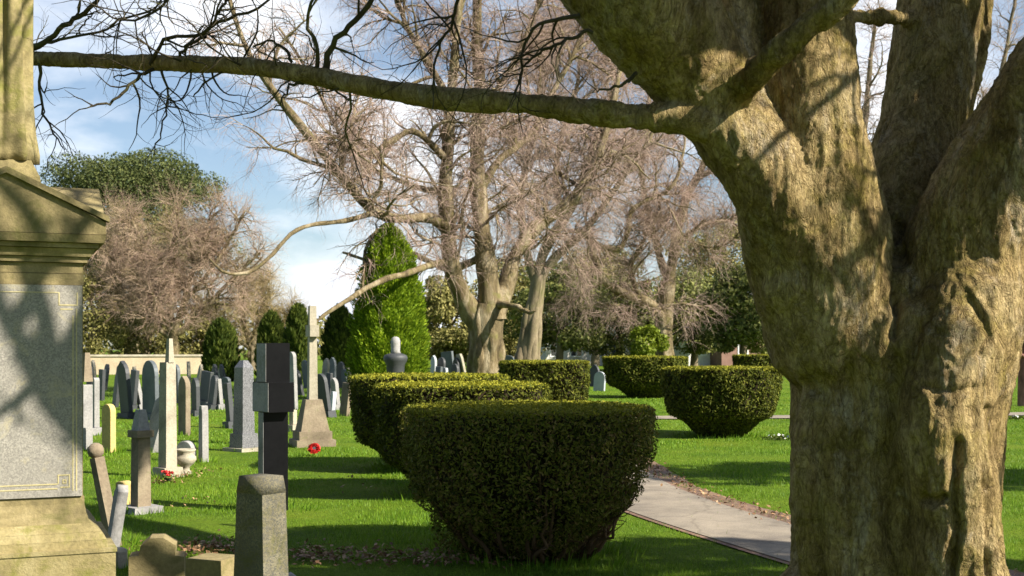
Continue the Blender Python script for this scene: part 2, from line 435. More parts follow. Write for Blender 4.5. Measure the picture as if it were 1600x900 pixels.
# ------------------------------------------------------------------ setting
def build_ground():
    # one sheet to the horizon, finer near the camera
    xs = np.unique(np.concatenate([np.linspace(-900, -60, 12), np.linspace(-60, -14, 24), np.linspace(-14, 14, 113), np.linspace(14, 60, 24), np.linspace(60, 900, 12)]))
    ys = np.unique(np.concatenate([np.linspace(-60, 2, 10), np.linspace(2, 30, 113), np.linspace(30, 120, 31), np.linspace(120, 1500, 16)]))
    X, Y = np.meshgrid(xs, ys)
    Z = np.zeros_like(X)
    near = (np.abs(X) < 14) & (Y > 2) & (Y < 30)
    Z[near] = 0.012 * np.sin(X[near] * 1.7 + 0.6 * np.sin(Y[near])) * np.sin(Y[near] * 1.3)
    Z[path_dist(X, Y) < 1.3] = 0
    n, m = X.shape
    I = np.arange(n * m).reshape(n, m)
    Fq = np.stack([I[:-1, :-1], I[:-1, 1:], I[1:, 1:], I[1:, :-1]], -1).reshape(-1, 4)
    me = np_mesh('lawn', np.stack([X, Y, Z], -1).reshape(-1, 3), Fq, True)
    o = link('lawn', me, ground_mat())
    tag(o, 'mown green cemetery lawn under the stones and hedges', 'lawn', kind='structure')


PATH_C = resample([(4.2, 5.0, 0), (3.15, 7.6, 0), (2.22, 10.2, 0), (1.55, 12.6, 0), (1.22, 15.2, 0), (1.15, 18, 0), (1.1, 22, 0), (1.1, 25.5, 0), (1.1, 28, 0)],
                  [0.5, 0.5, 0.52, 0.55, 0.55, 0.55, 0.55, 0.55, 0.55], 90)
CROSS_C = resample([(0.2, 27.9, 0), (3, 28.0, 0), (8, 28.6, 0), (16, 30.5, 0), (30, 34, 0)], [.6] * 5, 40)


def path_dist(X, Y):
    d = np.full(X.shape, 1e9)
    for pc in (PATH_C[0][:, :2], CROSS_C[0][:, :2]):
        for a, b in zip(pc[:-1], pc[1:]):
            ab = b - a; t = np.clip(((X - a[0]) * ab[0] + (Y - a[1]) * ab[1]) / (ab @ ab), 0, 1)
            d = np.minimum(d, np.hypot(X - a[0] - t * ab[0], Y - a[1] - t * ab[1]))
    return d


def build_path():
    p, r = PATH_C
    T = unit(np.gradient(p, axis=0)); Nn = np.stack([T[:, 1], -T[:, 0], np.zeros(len(T))], 1)   # to the right
    rng = np.random.default_rng(3)
    jit = np.convolve(rng.normal(size=len(p) + 8), np.ones(9) / 9, 'valid') * 0.09
    for name, z, l, rr, mt, lab in (('path_edge', 0.010, r + 0.06, r + 0.30 + jit, path_mat('path_soil', [(0.10, 0.055, 0.035), (0.20, 0.115, 0.075), (0.30, 0.19, 0.13)], 18), 'strip of brown soil and leaf litter edging the path'),
                                    ('path', 0.016, r, r + jit * 0.3, path_mat('path_tarmac', [(0.15, 0.125, 0.10), (0.25, 0.21, 0.16), (0.34, 0.285, 0.215)], 60), 'narrow grey asphalt footpath curving between the hedges')):
        A = p - Nn * l[:, None]; Bq = p + Nn * rr[:, None]
        A[:, 2] = z; Bq[:, 2] = z
        V = np.concatenate([A, Bq]); n = len(p); i = np.arange(n - 1)
        o = link(name, np_mesh(name, V, np.stack([i, i + n, i + n + 1, i + 1], -1), True), mt)
        tag(o, lab, 'path', kind='structure')
        last = mt
    p, r = CROSS_C; T = unit(np.gradient(p, axis=0)); Nn = np.stack([T[:, 1], -T[:, 0], np.zeros(len(T))], 1)
    V = np.concatenate([p - Nn * r[:, None], p + Nn * r[:, None]]); V[:, 2] = .022; n = len(p); i = np.arange(n - 1)
    tag(link('crossing_path', np_mesh('crossing_path', V, np.stack([i, i + n, i + n + 1, i + 1], -1), True), last), 'asphalt path crossing the lawn behind the sunlit hedge', 'path', kind='structure')


def build_grass():
    rng = np.random.default_rng(11)
    Vs, n_all = [], 0
    for o in list(C.objects):
        if o.parent is None and o.get('category') in ('headstone', 'stone shaft', 'stone pillar', 'grave marker', 'stone cross', 'monument', 'vase', 'hedge') and o.location.y < 34:
            big = {'monument': .62, 'hedge': .62, 'stone cross': .30}.get(o['category'], .17); yy = o.location.y
            n = int((70 if big < .5 else 420) * (1 if yy < 20 else .6)); a = rng.uniform(0, 2 * np.pi, n); rr = big * rng.uniform(.75, 1.45, n)
            x = o.location.x + rr * np.cos(a); y = yy + rr * np.sin(a); hh = rng.uniform(.04, .11, n); w = .004 + .0004 * yy
            b = rng.uniform(0, 2 * np.pi, n); dx, dy = np.cos(b) * w, np.sin(b) * w; lean = hh * rng.uniform(.1, .7, n)
            ok = path_dist(x, y) > .8
            V = np.stack([np.stack([x - dx, y - dy, np.full(n, -.01)], 1), np.stack([x + dx, y + dy, np.full(n, -.01)], 1), np.stack([x + np.cos(a) * lean, y + np.sin(a) * lean, hh], 1)], 1)[ok]
            Vs.append(V.reshape(-1, 3))
    for y0, y1, dens, h, w in ((6.6, 10, 3600, 0.032, 0.0048), (10, 14, 2000, 0.034, 0.007), (14, 20, 900, 0.036, 0.011), (20, 30, 300, 0.040, 0.018), (30, 48, 90, 0.05, 0.03)):
        xw = lambda y: 0.47 * y
        area = 2 * xw((y0 + y1) / 2) * (y1 - y0)
        n = int(area * dens)
        y = rng.uniform(y0, y1, n); x = rng.uniform(-1, 1, n) * xw(y)
        pd = path_dist(x, y)
        side = np.where(pd < 0.57, rng.uniform(0, 1, n) < 0.006, np.where(pd < 0.78, rng.uniform(0, 1, n) < 0.5, True))
        x, y = x[side], y[side]; n = len(x)
        clump = 0.75 + 0.5 * np.sin(x * 3.1 + np.sin(y * 2.3) * 1.5) * np.sin(y * 2.7 + x)
        hh = h * np.clip(clump, 0.45, 1.4) * rng.uniform(0.5, 1.4, n)
        a = rng.uniform(0, 2 * np.pi, n); la = rng.uniform(0, 2 * np.pi, n); lean = rng.uniform(0.1, 0.9, n) * hh
        ww = w * rng.uniform(0.6, 1.3, n)
        dx, dy = np.cos(a) * ww * 0.5, np.sin(a) * ww * 0.5
        z0 = np.full(n, -0.012)
        V = np.stack([np.stack([x - dx, y - dy, z0], 1), np.stack([x + dx, y + dy, z0], 1),
                      np.stack([x + np.cos(la) * lean, y + np.sin(la) * lean, hh], 1)], 1)
        Vs.append(V.reshape(-1, 3))
    # taller tufts at the feet of stones and beside the path
    V = np.concatenate(Vs)
    o = link('grass', np_mesh('grass', V, np.arange(len(V)).reshape(-1, 3)), M['grass'])
    tag(o, 'short green grass blades growing all over the lawn', 'grass', kind='stuff')


def build_litter():
    rng = np.random.default_rng(5)
    g = Geo()
    def spot(n, cx, cy, sx, sy, s=0.045):
        c = np.stack([rng.normal(cx, sx, n), rng.normal(cy, sy, n), rng.uniform(0.025, 0.05, n)], 1)
        cards(g, c, np.tile([0, 0, 1.0], (n, 1)), s, rng, 0, 0.6, 0.5)
    for u, v, n, su, sv in ((320, 862, 420, 45, 9), (560, 874, 420, 80, 7), (262, 752, 90, 16, 8), (295, 745, 60, 18, 6), (320, 786, 26, 20, 5), (480, 870, 120, 20, 8), (560, 755, 40, 60, 8), (700, 880, 200, 60, 6)):
        d = gd(v); spot(n, (u - 800) / F * d, d, su / F * d, sv / (v - V0) * d)
    p, r = PATH_C; T = unit(np.gradient(p, axis=0)); Nn = np.stack([T[:, 1], -T[:, 0], np.zeros(len(T))], 1)
    i = rng.integers(5, 62, 900); off = r[i] + rng.normal(0.15, 0.09, 900)
    c = p[i] + Nn[i] * off[:, None] + rng.normal(size=(900, 3)) * np.array([0.05, 0.12, 0]); c[:, 2] = rng.uniform(0.018, 0.04, 900)
    cards(g, c, np.tile([0, 0, 1.0], (900, 1)), 0.045, rng, 0, 0.6, 0.5)
    o = g.build('fallen_leaves', M['dead_leaf'])
    tag(o, 'brown dead leaves lying in drifts on the grass and along the path edge', 'leaves', kind='stuff')


# ------------------------------------------------------------------ the big tree on the right
def build_big_tree():
    rng = np.random.default_rng(21)
    base = P(1400, 985, 6.9); base[2] = 0
    root = empty('gnarled_tree', tuple(base), 'huge old tree with a knobbly mossy trunk forking into thick limbs beside the path', 'tree')
    L = {}
    L['trunk'] = limb([(1398, 1010, 7.05, 205), (1398, 960, 7.05, 180), (1398, 900, 7.05, 164), (1396, 800, 7.05, 158), (1399, 720, 7.05, 158), (1402, 640, 7.05, 160), (1406, 560, 7.05, 170), (1402, 510, 6.95, 165), (1398, 475, 6.95, 120), (1396, 450, 6.95, 70)], 30)
    L['left'] = limb([(1290, 520, 6.9, 88), (1250, 400, 6.8, 84), (1200, 280, 6.6, 66), (1136, 188, 6.62, 66), (1076, 90, 6.5, 82), (1003, 0, 6.4, 98), (935, -90, 6.4, 100), (900, -200, 6.55, 84), (885, -400, 6.75, 60), (865, -620, 6.9, 40), (845, -860, 7.0, 18)], 34)
    L['centre'] = limb([(1310, 520, 6.9, 110), (1288, 400, 6.85, 112), (1276, 330, 6.8, 102), (1272, 250, 6.75, 88), (1265, 190, 6.75, 80), (1260, 100, 6.75, 79), (1253, 0, 6.75, 75), (1238, -120, 6.85, 66), (1225, -330, 7.1, 50), (1230, -600, 7.4, 38), (1220, -900, 7.7, 18)], 34)
    L['mid'] = limb([(1425, 430, 7.1, 90), (1425, 330, 7.2, 84), (1432, 250, 7.3, 73), (1442, 190, 7.35, 64), (1456, 100, 7.4, 62), (1468, 0, 7.45, 66), (1480, -120, 7.5, 60), (1500, -330, 8.1, 46), (1500, -600, 8.8, 30), (1480, -880, 9.3, 14)], 30)
    L['right'] = limb([(1470, 560, 6.85, 112), (1500, 440, 6.8, 108), (1545, 330, 6.7, 104), (1594, 235, 6.6, 96), (1645, 140, 6.5, 85), (1712, 52, 6.45, 78), (1810, -40, 6.4, 68), (1960, -150, 6.35, 56), (2120, -320, 6.3, 42), (2230, -540, 6.2, 28), (2280, -760, 6.1, 12)], 32)
    L['web'] = limb([(1235, 360, 6.85, 60), (1190, 230, 6.8, 62), (1150, 120, 6.8, 62), (1128, 20, 6.8, 62), (1112, -60, 6.8, 40), (1108, -120, 6.85, 16)], 24)
    L['bough'] = limb([(1150, 225, 6.5, 46), (1110, 195, 6.45, 31), (1060, 184, 6.42, 22), (1000, 183, 6.45, 18), (900, 173, 6.55, 19), (800, 160, 6.7, 18), (700, 155, 6.8, 18), (600, 140, 6.95, 17), (500, 121, 7.15, 16), (400, 105, 7.4, 15), (300, 100, 7.8, 14), (200, 97, 8.2, 13), (100, 93, 8.5, 12), (45, 91, 8.7, 12), (-60, 84, 9.0, 11), (-200, 70, 9.3, 9), (-380, 30, 9.6, 4)], 90)
    L['cross'] = limb([(1150, 150, 6.45, 26), (1190, 105, 6.2, 23), (1240, 62, 6.05, 22), (1290, 18, 5.95, 22), (1340, -25, 5.85, 21), (1420, -100, 5.7, 19), (1520, -260, 5.5, 14), (1600, -420, 5.3, 8)], 24)
    E1, E2, E3 = np.array([.422, .906, 0]), np.array([-.546, .254, .798]), np.array([.724, -.337, .602])
    fp = np.array([E1 * q[0] + E2 * q[1] + E3 * q[2] for q in ((7.39, 2.62, 3.03), (7.1, 3.12, 3.1), (6.65, 3.58, 3.2), (6.1, 3.70, 3.3), (5.65, 4.1, 3.4), (5.3, 4.75, 3.5), (5.1, 5.4, 3.6))])
    L['front'] = resample(fp, [.22, .21, .20, .18, .10, .06, .025], 30)  # unseen limb added to throw shade on the left limb and panel
    L['ridge'] = limb([(1505, 1010, 6.5, 96), (1498, 900, 6.42, 76), (1492, 800, 6.40, 68), (1480, 720, 6.38, 68), (1472, 650, 6.42, 72), (1490, 565, 6.48, 80), (1520, 480, 6.58, 88), (1545, 400, 6.66, 60)], 24)
    L['bar'] = limb([(1300, 30, 6.9, 13), (1340, 27, 7.0, 12), (1400, 29, 7.2, 12), (1450, 34, 7.35, 14)], 10)
    L['thin'] = limb([(1440, 300, 7.6, 22), (1488, 222, 8.0, 14), (1512, 168, 8.05, 12), (1528, 110, 8.1, 10), (1538, 40, 8.15, 9), (1545, -60, 8.2, 8), (1530, -200, 8.3, 5)], 18)
    g = Geo()
    for k, (p, r) in L.items():
        tubes(g, p[None], r[None], 20)
        # closed ends so that the remesher sees solids
        for e, s in ((0, 1), (-1, 1)):
            bmt = bmesh.new(); bmesh.ops.create_icosphere(bmt, subdivisions=2, radius=float(r[e]) * 1.03)
            vv = np.array([v.co[:] for v in bmt.verts]) + p[e]; ff = np.array([[v.index for v in f.verts] for f in bmt.faces]); bmt.free()
            g.add(vv, ff)
    def ball(u, v, d, px, sx=1, sy=1, sz=1):
        bmt = bmesh.new(); bmesh.ops.create_icosphere(bmt, subdivisions=3, radius=px * d / F)
        vv = np.array([q.co[:] for q in bmt.verts]) * np.array([sx, sy, sz]) + P(u, v, d)
        ff = np.array([[q.index for q in f.verts] for f in bmt.faces]); bmt.free(); g.add(vv, ff)
    for b in ((1494, 535, 6.52, 66, 1.0, .8, .9), (1548, 562, 6.64, 38), (1564, 598, 6.76, 24), (1192, 385, 6.75, 34, 1, 1, 1.4), (1285, 445, 6.72, 84, 1.2, .8, .8), (1360, 455, 6.70, 64, 1.2, .8, 1.0),
              (1425, 690, 6.62, 66, 1, .8, 1.2), (1478, 742, 6.34, 40, 1, .8, 1.3), (1330, 780, 6.70, 60, .8, .7, 4.4), (1275, 760, 6.78, 46, .8, .8, 4)):
        ball(*b)
    me = np_mesh('t', np.concatenate(g.v), g.f)
    o = bpy.data.objects.new('t', me); C.objects.link(o)
    md = o.modifiers.new('r', 'REMESH'); md.mode = 'VOXEL'; md.voxel_size = 0.0115; md.adaptivity = 0
    ms = o.modifiers.new('s', 'SMOOTH'); ms.iterations = 22; ms.factor = 0.6
    dg = bpy.context.evaluated_depsgraph_get(); ev = o.evaluated_get(dg)
    m2 = bpy.data.meshes.new_from_object(ev)
    bpy.data.objects.remove(o)
    n = len(m2.vertices); co = np.empty(n * 3, np.float32); m2.vertices.foreach_get('co', co); co = co.reshape(-1, 3).astype(float)
    nr = np.empty(n * 3, np.float32); m2.vertices.foreach_get('normal', nr); nr = nr.reshape(-1, 3).astype(float)
    # bark relief: long wavering ribs, wrinkles and pits
    low = fbm(co * np.array([1, 1, .35]), 3.2, 3)
    q = co * np.array([1, 1, .22]) + low[:, None] * 0.10
    rib = 1 - np.abs(np.array([mnoise.noise(Vector(a) * 11.0) for a in q])) * 2
    wr = np.array([mnoise.ridged_multi_fractal(Vector(a) * 9.0, 1.0, 2.1, 4, 1.0, 2.0, noise_basis='PERLIN_ORIGINAL') for a in co * np.array([1, 1, .55])])
    big = np.clip((co[:, 0] - (-0.6)) / 1.0, 0.32, 1)          # the thin bough stays smoother
    fine = np.array([mnoise.ridged_multi_fractal(Vector(a) * 26.0, 1.0, 2.1, 3, 1.0, 2.0, noise_basis='PERLIN_ORIGINAL') for a in q * np.array([1, 1, 1.6])])
    disp = (low * 0.026 + (rib - 0.5) * 0.012 + (wr - 1.0) * 0.008 + (fine - 1.0) * 0.0060) * big
    # folds and holes on the face of the trunk
    du = 800 + co[:, 0] / co[:, 1] * F; dv = V0 - (co[:, 2] - H) / co[:, 1] * F
    front = np.clip(-nr[:, 1] * 2 + 0.2, 0, 1)
    def groove(pts, w, depth):
        nonlocal disp
        a = np.array(pts, float); dist = np.full(n, 1e9)
        for s, e in zip(a[:-1], a[1:]):
            es = e - s; t = np.clip(((du - s[0]) * es[0] + (dv - s[1]) * es[1]) / (es @ es), 0, 1)
            dist = np.minimum(dist, np.hypot(du - s[0] - t * es[0], dv - s[1] - t * es[1]))
        disp = disp - depth * np.exp(-(dist / w) ** 2) * front
    groove([(1404, 350), (1408, 410), (1402, 460), (1395, 520)], 8, .06)
    groove([(1500, 690), (1490, 760), (1496, 830), (1484, 905)], 8, .06)
    groove([(1546, 640), (1538, 720), (1546, 800), (1548, 900)], 6, .03)
    groove([(1444, 779), (1458, 786), (1474, 778)], 7, .07)
    groove([(1400, 560), (1394, 620), (1398, 660), (1376, 720), (1388, 800), (1398, 900)], 13, .045)
    groove([(1326, 560), (1318, 700), (1332, 820), (1328, 900)], 10, .022)
    groove([(1268, 600), (1280, 720), (1276, 880)], 9, .018)
    groove([(1448, 604), (1490, 612), (1530, 606)], 6, .02)
    groove([(1516, 468), (1538, 500), (1546, 530), (1530, 552)], 5, .022)
    groove([(1430, 690), (1450, 730), (1446, 765)], 6, .018)
    groove([(1350, 560), (1362, 600), (1350, 640)], 7, .02)
    groove([(1290, 300), (1300, 215), (1322, 198), (1341, 215), (1344, 250), (1332, 285)], 5, .012)
    co += nr * disp[:, None]
    m2.vertices.foreach_set('co', (co - base).astype(np.float32).ravel())
    m2.polygons.foreach_set('use_smooth', np.ones(len(m2.polygons), bool))
    m2.update()
    m2.name = 'trunk'
    link('trunk', m2, M['big_bark'], root)
    # --- crown: branches above the frame, twigs off the long bough
    gc = Geo()
    hand = [
        [(505, 112, 7.15, 7), (516, 78, 7.1, 6), (540, 48, 7.05, 5.5), (566, 20, 7.0, 5.5), (585, -12, 6.95, 5), (610, -70, 6.9, 4)],
        [(492, 108, 7.15, 5), (496, 70, 7.1, 4), (480, 40, 7.05, 3.5), (486, 8, 7.0, 3), (500, -30, 7, 3)],
        [(238, 100, 8.0, 5), (246, 76, 7.9, 4), (272, 57, 7.8, 3.5), (312, 57, 7.7, 3.5), (328, 42, 7.6, 3.5), (362, 24, 7.5, 3), (402, 14, 7.4, 2.5), (430, -12, 7.3, 2)],
        [(322, 52, 7.65, 3.2), (345, 14, 7.5, 3), (368, -20, 7.4, 2.6)],
        [(280, 92, 7.85, 3.5), (290, 74, 7.8, 3), (322, 58, 7.7, 3)],
        [(48, 76, 8.7, 8), (72, 66, 8.6, 5), (100, 40, 8.5, 5), (128, 22, 8.4, 4.5), (165, -10, 8.3, 4)],
        [(72, 68, 8.6, 3), (110, 58, 8.5, 2.6), (165, 47, 8.4, 2.3), (186, 30, 8.3, 2.2), (238, 16, 8.2, 2), (258, -10, 8.1, 2)],
        [(118, 58, 8.5, 2), (130, 38, 8.45, 1.6), (148, 18, 8.4, 1.3)],
        [(62, 98, 8.6, 4), (63, 140, 8.6, 2.8), (70, 185, 8.55, 2.2), (84, 210, 8.5, 1.7), (104, 232, 8.5, 1)],
        [(240, 108, 8.0, 4), (218, 118, 7.95, 3.5), (190, 148, 7.9, 3), (165, 164, 7.85, 2.3), (140, 165, 7.8, 2)],
        [(252, 110, 7.9, 3), (262, 150, 7.9, 2), (254, 195, 7.85, 1.6), (240, 240, 7.8, 1)],
        [(906, 26, 6.2, 5), (870, 30, 6.2, 4), (846, 34, 6.2, 3.4), (822, 62, 6.25, 3), (816, 96, 6.3, 2.6), (812, 130, 6.35, 2.2), (796, 150, 6.4, 1.8)],
        [(924, 48, 6.2, 4), (885, 64, 6.2, 3.4), (846, 82, 6.25, 2.8), (818, 106, 6.3, 2)],
        [(995, 114, 6.3, 4), (972, 132, 6.3, 3), (945, 140, 6.3, 2.2), (926, 144, 6.3, 1.2)],
        [(718, -30, 6.4, 4), (712, 20, 6.5, 3.6), (696, 58, 6.55, 3), (680, 88, 6.6, 2.4), (676, 146, 6.75, 2)],
        [(452, 96, 7.3, 3), (446, 76, 7.3, 3), (425, 66, 7.3, 2.4), (395, 70, 7.3, 2)],
        [(480, 128, 7.2, 4), (455, 133, 7.2, 3), (445, 150, 7.2, 2), (430, 168, 7.2, 1.2)],
        [(300, -40, 7.3, 3), (240, 20, 7.5, 2.6), (190, 32, 7.6, 2), (150, 10, 7.7, 1.3)],
    ]
    HP, HR = [], []
    for h in hand:
        p, r = limb([(a_, b_, c_, w_ * .82) for a_, b_, c_, w_ in h], 16)
        p = p + rng.normal(size=p.shape) * 0.006
        HP.append(p); HR.append(r)
    HP, HR = np.stack(HP), np.stack(HR); tubes(gc, HP, HR, 6)
    t1 = sprout(rng, HP, HR, 120, 0.65, 50, 18, 0.007, 8, 0.20, -0.03, 0.15); tubes(gc, *t1, 4)
    t2 = sprout(rng, *t1, 380, 0.36, 50, 15, 0.0035, 6, 0.22, -0.05, 0.1); tubes(gc, *t2, 3)
    bp, br = L['bough']
    BP, BR = bp[None, 22:80], br[None, 22:80]
    t3 = sprout(rng, BP, BR, 44, 0.75, 75, 15, 0.007, 10, 0.20, 0.0, 0.05); tubes(gc, *t3, 5)
    t4 = sprout(rng, *t3, 220, 0.40, 50, 15, 0.0035, 7, 0.22, -0.05, 0.1); tubes(gc, *t4, 3)
    # upper crown
    up_p, up_r = [], []
    for k in ('left', 'centre', 'mid', 'right', 'front'):
        p, r = L[k]; p2, r2 = resample(p[len(p) // 2 + 2:], r[len(p) // 2 + 2:], 16); up_p.append(p2); up_r.append(r2)
    up_p, up_r = np.stack(up_p), np.stack(up_r)
    b1 = sprout(rng, up_p, up_r, 46, 2.8, 58, 12, 0.055, 12, 0.13, 0.02, 0.1); tubes(gc, *b1, 7)
    b2 = sprout(rng, *b1, 260, 1.5, 48, 14, 0.02, 9, 0.16, 0.0, 0.15); tubes(gc, *b2, 5)
    b3 = sprout(rng, *b2, 900, 0.75, 48, 14, 0.008, 6, 0.18, -0.02, 0.1); tubes(gc, *b3, 4)
    b4 = sprout(rng, *b3, 2200, 0.36, 48, 14, 0.004, 4, 0.2, -0.02, 0.1); tubes(gc, *b4, 3)
    for a in gc.v: a -= base
    gc.build('crown', M['dark_twig'], root, True)


# ------------------------------------------------------------------ bare trees behind
def bare_tree(name, limbs, label, seed, bark, twig, n1=40, n2=300, n3=2500, n4=6000, l1=4.0, l2=2.0, l3=1.1, l4=0.7, r3=0.012, r4=0.008, droop=-0.06, bare=(), r2=0.028, sides=10, group=None, trunk_n=1, tw=0.3, extra=None):
    """limbs: authored screen polylines; the first trunk_n make the bole, all carry twigs"""
    rng = np.random.default_rng(seed)
    p0 = np.array([P(limbs[0][0][0], V0, limbs[0][0][2])[0], limbs[0][0][2], 0.0])
    root = empty(name, tuple(p0), label, 'tree', group)
    gt, gc = Geo(), Geo()
    LP, LR = [], []
    for i, l in enumerate(limbs):
        p, r = limb(l, 26)
        if i == 0:
            pass
        else:
            p[1:] += np.cumsum(rng.normal(size=(25, 3)), 0) * 0.02 * (p[1, 1] / 40) * np.linspace(0, 1, 25)[:, None]
        rr = r * (1 + (0.10 * np.sin(np.arange(26) * 1.7 + i) if i else 0.02 * np.sin(np.arange(26) * .9)) * (np.arange(26) > 1))
        tubes(gt, p[None], rr[None], 14 if i == 0 else sides)
        LP.append(p); LR.append(r)
    LP, LR = np.stack(LP), np.stack(LR)
    st_p, st_r = [], []
    for k in range(9):                          # strands that make the bole fluted and knotty
        a0 = k * 2 * np.pi / 9 + rng.normal() * .25; tw_ = rng.normal() * .5; q = np.linspace(0, 1, 26)
        off = np.stack([np.cos(a0 + tw_ * q), np.sin(a0 + tw_ * q), np.zeros(26)], 1) * (LR[0] * rng.uniform(.68, .86) * (1 + .10 * np.sin(q * rng.uniform(5, 16) + k)))[:, None]
        st_p.append(LP[0] + off); st_r.append(LR[0] * rng.uniform(.32, .44) * (1 + .20 * np.sin(q * rng.uniform(8, 22) + k * 2)))
    q = np.linspace(0, 1, 26); tubes(gt, np.stack(st_p), np.stack(st_r) * (1 - .8 * q ** 5), 9)
    lv = [i for i in range(trunk_n, len(limbs)) if i not in bare]; TP, TR = LP[lv], LR[lv]
    a = sprout(rng, TP, TR, n1, l1, 50, 15, 0.07, 12, 0.16, 0.03, 0.12)
    tubes(gt, *a, 6)
    b = sprout(rng, np.concatenate([resx(TP, 13), a[0]]), np.concatenate([resx(TR[:, :, None], 13)[..., 0], a[1]]), n2, l2, 50, 15, r2, 9, 0.18, 0.0, 0.12)
    tubes(gc, *b, 4, 0)
    c = sprout(rng, *b, n3, l3, 45, 15, r3, 7, 0.16, droop, 0.08); tubes(gc, *c, 3, 1)
    d = sprout(rng, *c, n4, l4, 42, 14, r4, 5, 0.14, droop * 1.5, 0.05, 0.4); tubes(gc, *d, 3, 1)
    for x in gt.v + gc.v: x -= p0
    gt.build('trunk', M[bark], root, True)
    gc.build('crown', [M[bark], M[twig]], root, True)
    return root


def resx(A, n):
    i = np.linspace(0, A.shape[1] - 1, n).astype(int)
    return A[:, i]


def build_bare_trees():
    D = 42.0
    bare_tree('bare_tree', [
        [(756, 625, D, 32), (757, 590, D, 26), (760, 545, D, 24), (760, 505, D, 26), (764, 476, D, 22)],
        [(752, 505, D, 22), (735, 485, D, 20), (716, 450, D - .5, 14), (704, 410, D - .8, 13), (700, 360, D - 1, 13), (696, 300, D - 1, 12), (700, 240, D - 1, 10), (706, 150, D - 1, 8), (714, 60, D - 1, 6), (722, -60, D - 1, 4), (730, -170, D - 1, 2)],
        [(768, 500, D, 24), (764, 450, D, 18), (758, 400, D, 15), (750, 330, D, 13), (746, 250, D, 12), (750, 150, D, 10), (748, 50, D, 8), (754, -80, D, 5), (750, -200, D, 2)],
        [(772, 490, D, 18), (790, 450, D + .5, 14), (805, 400, D + .8, 11), (840, 352, D + 1, 11), (895, 315, D + 1.5, 9), (930, 262, D + 2, 7), (958, 190, D + 2, 6), (980, 100, D + 2, 4), (990, 0, D + 2, 2)],
        [(700, 355, D - 1, 10), (672, 340, D - 2, 8), (630, 342, D - 3, 7), (585, 332, D - 4, 7.5), (548, 292, D - 4.5, 8), (500, 232, D - 5, 7), (452, 172, D - 5.5, 6.5), (415, 122, D - 6, 5.5), (388, 70, D - 6, 4), (360, -20, D - 6, 3), (330, -100, D - 6, 1.5)],
        [(706, 412, D - .8, 7), (692, 410, D - 1.1, 6), (676, 413, D - 2.4, 5.6), (640, 427, D - 5.4, 5), (590, 442, D - 6.8, 4.6), (548, 463, D - 7.8, 4.0), (512, 486, D - 8.4, 3.2), (490, 500, D - 8.8, 1.5)],
        [(585, 332, D - 4, 5), (540, 345, D - 5, 4), (490, 352, D - 6, 3.4), (455, 366, D - 6.5, 3.2), (420, 400, D - 7, 3), (385, 424, D - 7.5, 3), (350, 424, D - 8, 2.3), (320, 402, D - 8, 1.5)],
        [(698, 250, D - 1, 7), (670, 222, D - 2, 5), (640, 205, D - 2.5, 4.5), (600, 228, D - 3, 5), (562, 241, D - 3.5, 4.5), (530, 230, D - 4, 3.5), (500, 215, D - 4, 2.5), (470, 218, D - 4, 1.5)],
        [(698, 300, D - 1, 7), (660, 295, D - 1, 5), (620, 280, D - 1, 4), (560, 250, D - 1, 3.4), (520, 180, D - 1, 3), (480, 100, D - 1, 2.5), (440, 40, D - 1, 2)],
        [(704, 160, D - 1, 6), (670, 100, D - 1, 5), (640, 50, D - 1, 4), (610, -20, D - 1, 3), (580, -100, D - 1, 2)],
        [(750, 180, D, 6), (790, 120, D, 5), (820, 60, D, 4), (850, -20, D, 3), (870, -100, D, 2)],
        [(750, 300, D, 7), (780, 250, D, 6), (830, 210, D + .5, 5), (862, 150, D + 1, 4.5), (900, 80, D + 1, 3.6), (930, -10, D + 1, 2.5)],
        [(756, 400, D, 7), (700, 420, D + 2, 5), (640, 395, D + 3, 4), (590, 410, D + 4, 3), (540, 400, D + 5, 2)],
        [(772, 478, D, 8), (788, 476, D - .6, 5.5), (808, 480, D - 1.1, 4.5), (826, 486, D - 1.5, 3.4), (840, 484, D - 1.8, 1.5)],
    ], 'tall bare tree with pale gnarled trunk dividing into many upright limbs behind the clipped hedges', 101, 'pale_bark', 'pink_twig', 120, 1100, 9500, 24000, 3.6, 2.2, 1.3, 0.9, 0.012, 0.0072, -0.10, bare=(5, 6, 12, 13))
    D = 56.0
    bare_tree('bare_tree', [
        [(822, 605, D, 22), (824, 560, D, 18), (830, 510, D, 15), (838, 462, D, 12), (842, 430, D, 11)],
        [(838, 460, D, 10), (842, 420, D, 8), (856, 380, D, 8), (885, 335, D, 8), (905, 290, D, 7), (930, 220, D, 6), (955, 150, D, 5), (985, 60, D, 3.5), (1000, -40, D, 2)],
        [(840, 440, D, 8), (870, 400, D, 7), (905, 370, D, 6), (940, 330, D, 5), (975, 280, D, 4), (1010, 230, D, 3), (1040, 170, D, 2)],
        [(838, 450, D, 7), (825, 400, D, 6), (815, 330, D, 6), (822, 260, D, 5), (840, 190, D, 4), (850, 110, D, 3), (865, 40, D, 2)],
        [(880, 340, D, 6), (868, 280, D, 5), (880, 210, D, 4), (905, 130, D, 3), (915, 50, D, 2)],
    ], 'bare tree with leaning grey trunk directly behind the flat topped hedge', 102, 'grey_bark', 'pink_twig', 70, 700, 7600, 19000, 4.2, 2.4, 1.5, 1.0, 0.017, 0.012, -0.06)
    D = 62.0
